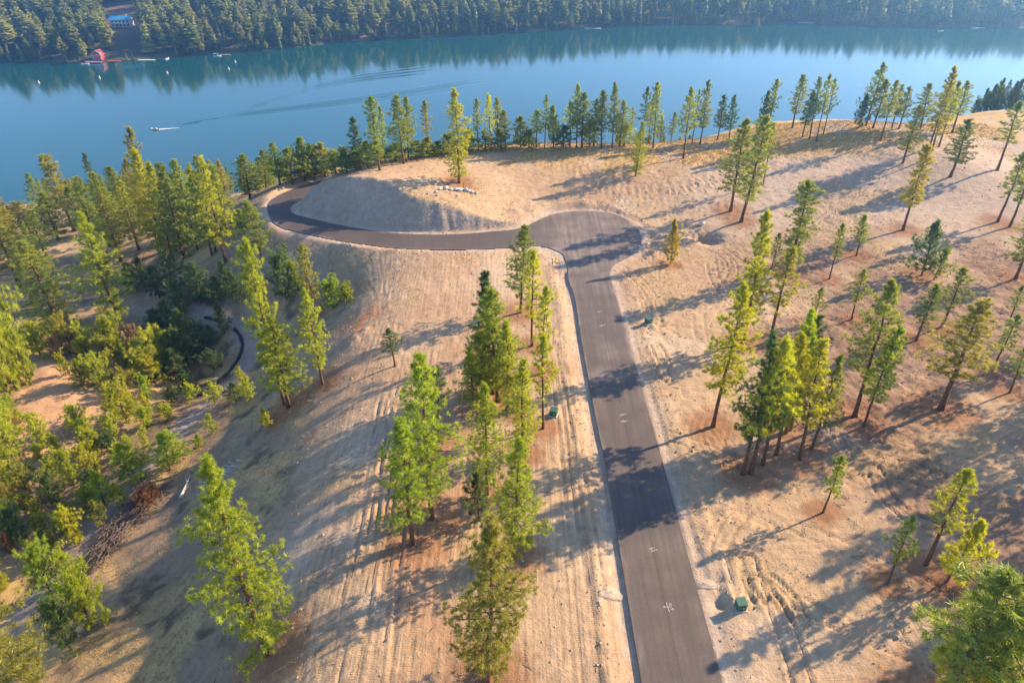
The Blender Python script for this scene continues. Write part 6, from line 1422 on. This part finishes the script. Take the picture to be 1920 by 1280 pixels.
x, y = POS['shed'][:2]; r = empty("garden_shed", (x, y, gz(x, y)), .4); tag(r, "small orange-red shed left of the blue-roofed house", "shed")
gable_house(r, 5, 4, 2.6, 1.4, plain("orange_wall", (.55, .22, .12), .8), plain("orange_roof", (.50, .17, .10), .7), .3); MB().box((.6, -2.03, 1), (1, .08, 2)).build("door", M['wood'], r)

x, y = POS['boathouse'][:2]; zh = max(gz(x, y), LAKE_Z + .6)
r = empty("boathouse", (x, y, zh), -0.05); tag(r, "red boathouse with white trim and a gambrel front at the far waterline", "boathouse")
w, h = 7.0, 3.4; prof = [(-3.5, 0), (3.5, 0), (3.5, 3.6), (2.6, 5.6), (0, 7.0), (-2.6, 5.6), (-3.5, 3.6)]
nP = len(prof)
MB().add([(a, -3.2, b) for a, b in prof] + [(a, 3.2, b) for a, b in prof], [tuple(range(nP)), tuple(range(2 * nP - 1, nP - 1, -1))] + [(k, k + nP, (k + 1) % nP + nP, (k + 1) % nP) for k in range(nP)]).build("wall", M['red'], r)
rp = [(-3.9, 3.3), (-2.8, 5.8), (0, 7.25), (2.8, 5.8), (3.9, 3.3)]
MB().add([(a, -3.6, b) for a, b in rp] + [(a, 3.5, b) for a, b in rp] + [(a, -3.6, b + .2) for a, b in rp] + [(a, 3.5, b + .2) for a, b in rp],
         [(k + 10, k + 11, k + 16, k + 15) for k in range(4)] + [(k, k + 5, k + 6, k + 1) for k in range(4)] + [(k, k + 1, k + 11, k + 10) for k in range(4)] + [(k + 6, k + 5, k + 15, k + 16) for k in range(4)]).build("roof", plain("red_roof", (.24, .05, .05), .6), r)
for (a, b), (c, d) in zip(rp, rp[1:]): MB().tube([(a, -3.7, b), (c, -3.7, d)], .18, 4).build("trim", M['white'], r)
for sx in (-3.45, 3.45): MB().box((sx, -3.3, 1.7), (.3, .16, 3.3)).build("corner_board", M['white'], r)
MB().box((0, -3.3, 3.5), (7, .14, .3)).build("band_board", M['white'], r)
window(r, 0, -3.26, 4.8, 1.5, 1.3); window(r, -1.8, -3.26, 1.9, 1.3, 1.5); window(r, 1.8, -3.26, 1.9, 1.3, 1.5)
def dock(p, w, d, label, mat, rail=None, rz=0.0):
    r = empty("dock", (p[0], p[1], LAKE_Z), rz); tag(r, label, "dock", "docks along the far shore")
    n = int(w / 1.0)
    for k in range(n): MB().box((-w / 2 + (k + .5) * w / n, 0, .55), (w / n - .07, d, .12)).build("plank", mat, r)
    for sx in (-1, 1):
        for sy in (-1, 1): MB().tube([(sx * (w / 2 - .3), sy * (d / 2 - .2), -2), (sx * (w / 2 - .3), sy * (d / 2 - .2), .8)], .14, 6).build("pile", M['wood'], r)
    if rail: MB().box((0, -d / 2 + .1, 1.3), (w, .1, .9)).build("railing", rail, r)
    return r
dock(POS['dock1'], 13, 4.5, "red deck with white railing in front of the boathouse", M['red'], M['white'])
dock(POS['dock2'], 9.5, 3.4, "low red dock right of the boathouse", M['red'], None)
dock(POS['dock3'], 14, 2.2, "long pale dock between the red dock and the white boat", M['white'])
dock(POS['dock4'], 7.5, 2.0, "pale dock right of the teal-covered boat", M['wood'])
dock(POS['dock5'], 16, 2.5, "white dock in the middle of the far shore", M['white'])
dock(POS['dock6'], 15, 2.2, "slanting white dock at the shore point upper right", M['white'], rz=-.3)
dock(POS['dock7'], 13, 2.5, "white dock farthest right on the far shore", M['white'])
dock(POS['dock8'], 6, 1.8, "short grey dock left of the middle on the far shore", M['wood'], rz=.9)
def boat(p, L, label, cover=None, rz=0.0, grp="boats at the far shore"):
    r = empty("motor_boat", (p[0], p[1], LAKE_Z), rz); tag(r, label, "boat", grp)
    st = [(-.5, .34, .0), (-.2, .38, .0), (.15, .36, .02), (.38, .2, .08), (.5, .0, .14)]
    V = []
    for s, b, z in st: V += [(s * L, -b * L * .5, .62 + z * 2), (s * L, -b * L * .33, -.15), (s * L, b * L * .33, -.15), (s * L, b * L * .5, .62 + z * 2)]
    Fc = [(0, 3, 2, 1)]
    for i in range(4):
        o = i * 4; Fc += [(o, o + 1, o + 5, o + 4), (o + 1, o + 2, o + 6, o + 5), (o + 2, o + 3, o + 7, o + 6), (o, o + 4, o + 7, o + 3)]
    MB().add(V, Fc).build("hull", M['hull'], r)
    MB().add([(.02 * L, -.15 * L, .7), (.02 * L, .15 * L, .7), (-.03 * L, .13 * L, 1.35), (-.03 * L, -.13 * L, 1.35)], [(0, 1, 2, 3)]).add([(.05 * L, -.15 * L, .7), (.05 * L, .15 * L, .7), (-.0 * L, .13 * L, 1.35), (-.0 * L, -.13 * L, 1.35)], [(3, 2, 1, 0)]).build("windscreen", M['glass'], r)
    for k in (-.12, -.3): MB().box((k * L, 0, .8), (.09 * L, .26 * L, .35)).build("seat", M['wood'], r, bevel=.04)
    MB().box((-.54 * L, 0, .5), (.07 * L, .1 * L, .9)).build("outboard_motor", M['black'], r, bevel=.04)
    if cover:
        c = MB().box((-.1 * L, 0, 2.2), (.62 * L, .46 * L, .14)).build("canopy", cover, r)
        for sx in (-.36, .16):
            for sy in (-.2, .2): MB().tube([(sx * L, sy * L, .6), (sx * L, sy * L, 2.2)], .04, 5).build("canopy_post", M['white'], r)
    return r
boat(POS['speedboat'], 4.4, "white motor boat under way, trailing a long wake", rz=math.pi - .05, grp="boats under way")
boat(POS['boat2'], 6.0, "white boat moored between the long pale dock and the point", rz=1.4)
boat(POS['boat3'], 6.5, "boat under a teal canopy moored near the tree-covered point", M['teal'], rz=.3)
boat(POS['boat4'], 6.0, "small white boat tied at the left end of the red deck", rz=.2)
boat(POS['boat5'], 6.0, "white boat by the dock in the middle of the far shore", rz=2.6)
boat(POS['boat6'], 6.0, "small boat out from the far shore at the right", rz=.1)
# foam behind the moving boat
bx_, by_ = POS['speedboat']; V = []; Fc = []
for k in range(15):
    t = k / 14; w = .35 * (1 - .75 * t); xx = bx_ + 2.2 + 11 * t; yy = by_ + 3.4 * t
    V += [(xx, yy - w * (1 + .3 * math.sin(k * 2.3)), LAKE_Z + .02), (xx, yy, LAKE_Z + .30 * (1 - t) + .08), (xx, yy + w * (1 + .3 * math.cos(k * 1.9)), LAKE_Z + .02)]
    if k: o = (k - 1) * 3; Fc += [(o, o + 3, o + 4, o + 1), (o + 1, o + 4, o + 5, o + 2)]
tag(MB().add(V, Fc).build("foam", M['foam'], smooth=True), "white churned foam behind the moving boat", "foam", kind="stuff")
for i, (x, y) in enumerate(POS['buoys']):
    r = empty("buoy", (x, y, LAKE_Z)); tag(r, f"small pale orange buoy, {NTH[i]} from the left in the line off the far shore", "buoy", "buoys off the far shore")
    MB().tube([(0, 0, -.3), (0, 0, .1), (0, 0, .5), (0, 0, .8)], [.4, .75, .7, .3], 10).build("float", M['orange_buoy'], r, True)
    MB().tube([(0, 0, .8), (0, 0, 1.5), (0, 0, 1.9)], [.3, .26, .1], 8).build("top", M['white'], r, True)

# ------------------------------------------------------------------ air over the valley
hz = MB().box((0, 1375, -1.75), (5400, 3650, 136.5)).build("haze", M['white'])
tag(hz, "thin blue haze filling the valley air", "haze", kind="stuff")
hm = bpy.data.materials.new("haze_air"); hm.use_nodes = True; hn = hm.node_tree
hn.nodes.remove(hn.nodes["Principled BSDF"])
pv = hn.nodes.new("ShaderNodeVolumePrincipled"); pv.inputs["Density"].default_value = HAZE_DENSITY; pv.inputs["Color"].default_value = HAZE_RGB + (1,); pv.inputs["Anisotropy"].default_value = 0.72
hn.links.new(pv.outputs[0], hn.nodes["Material Output"].inputs["Volume"])
hz.data.materials.clear(); hz.data.materials.append(hm)
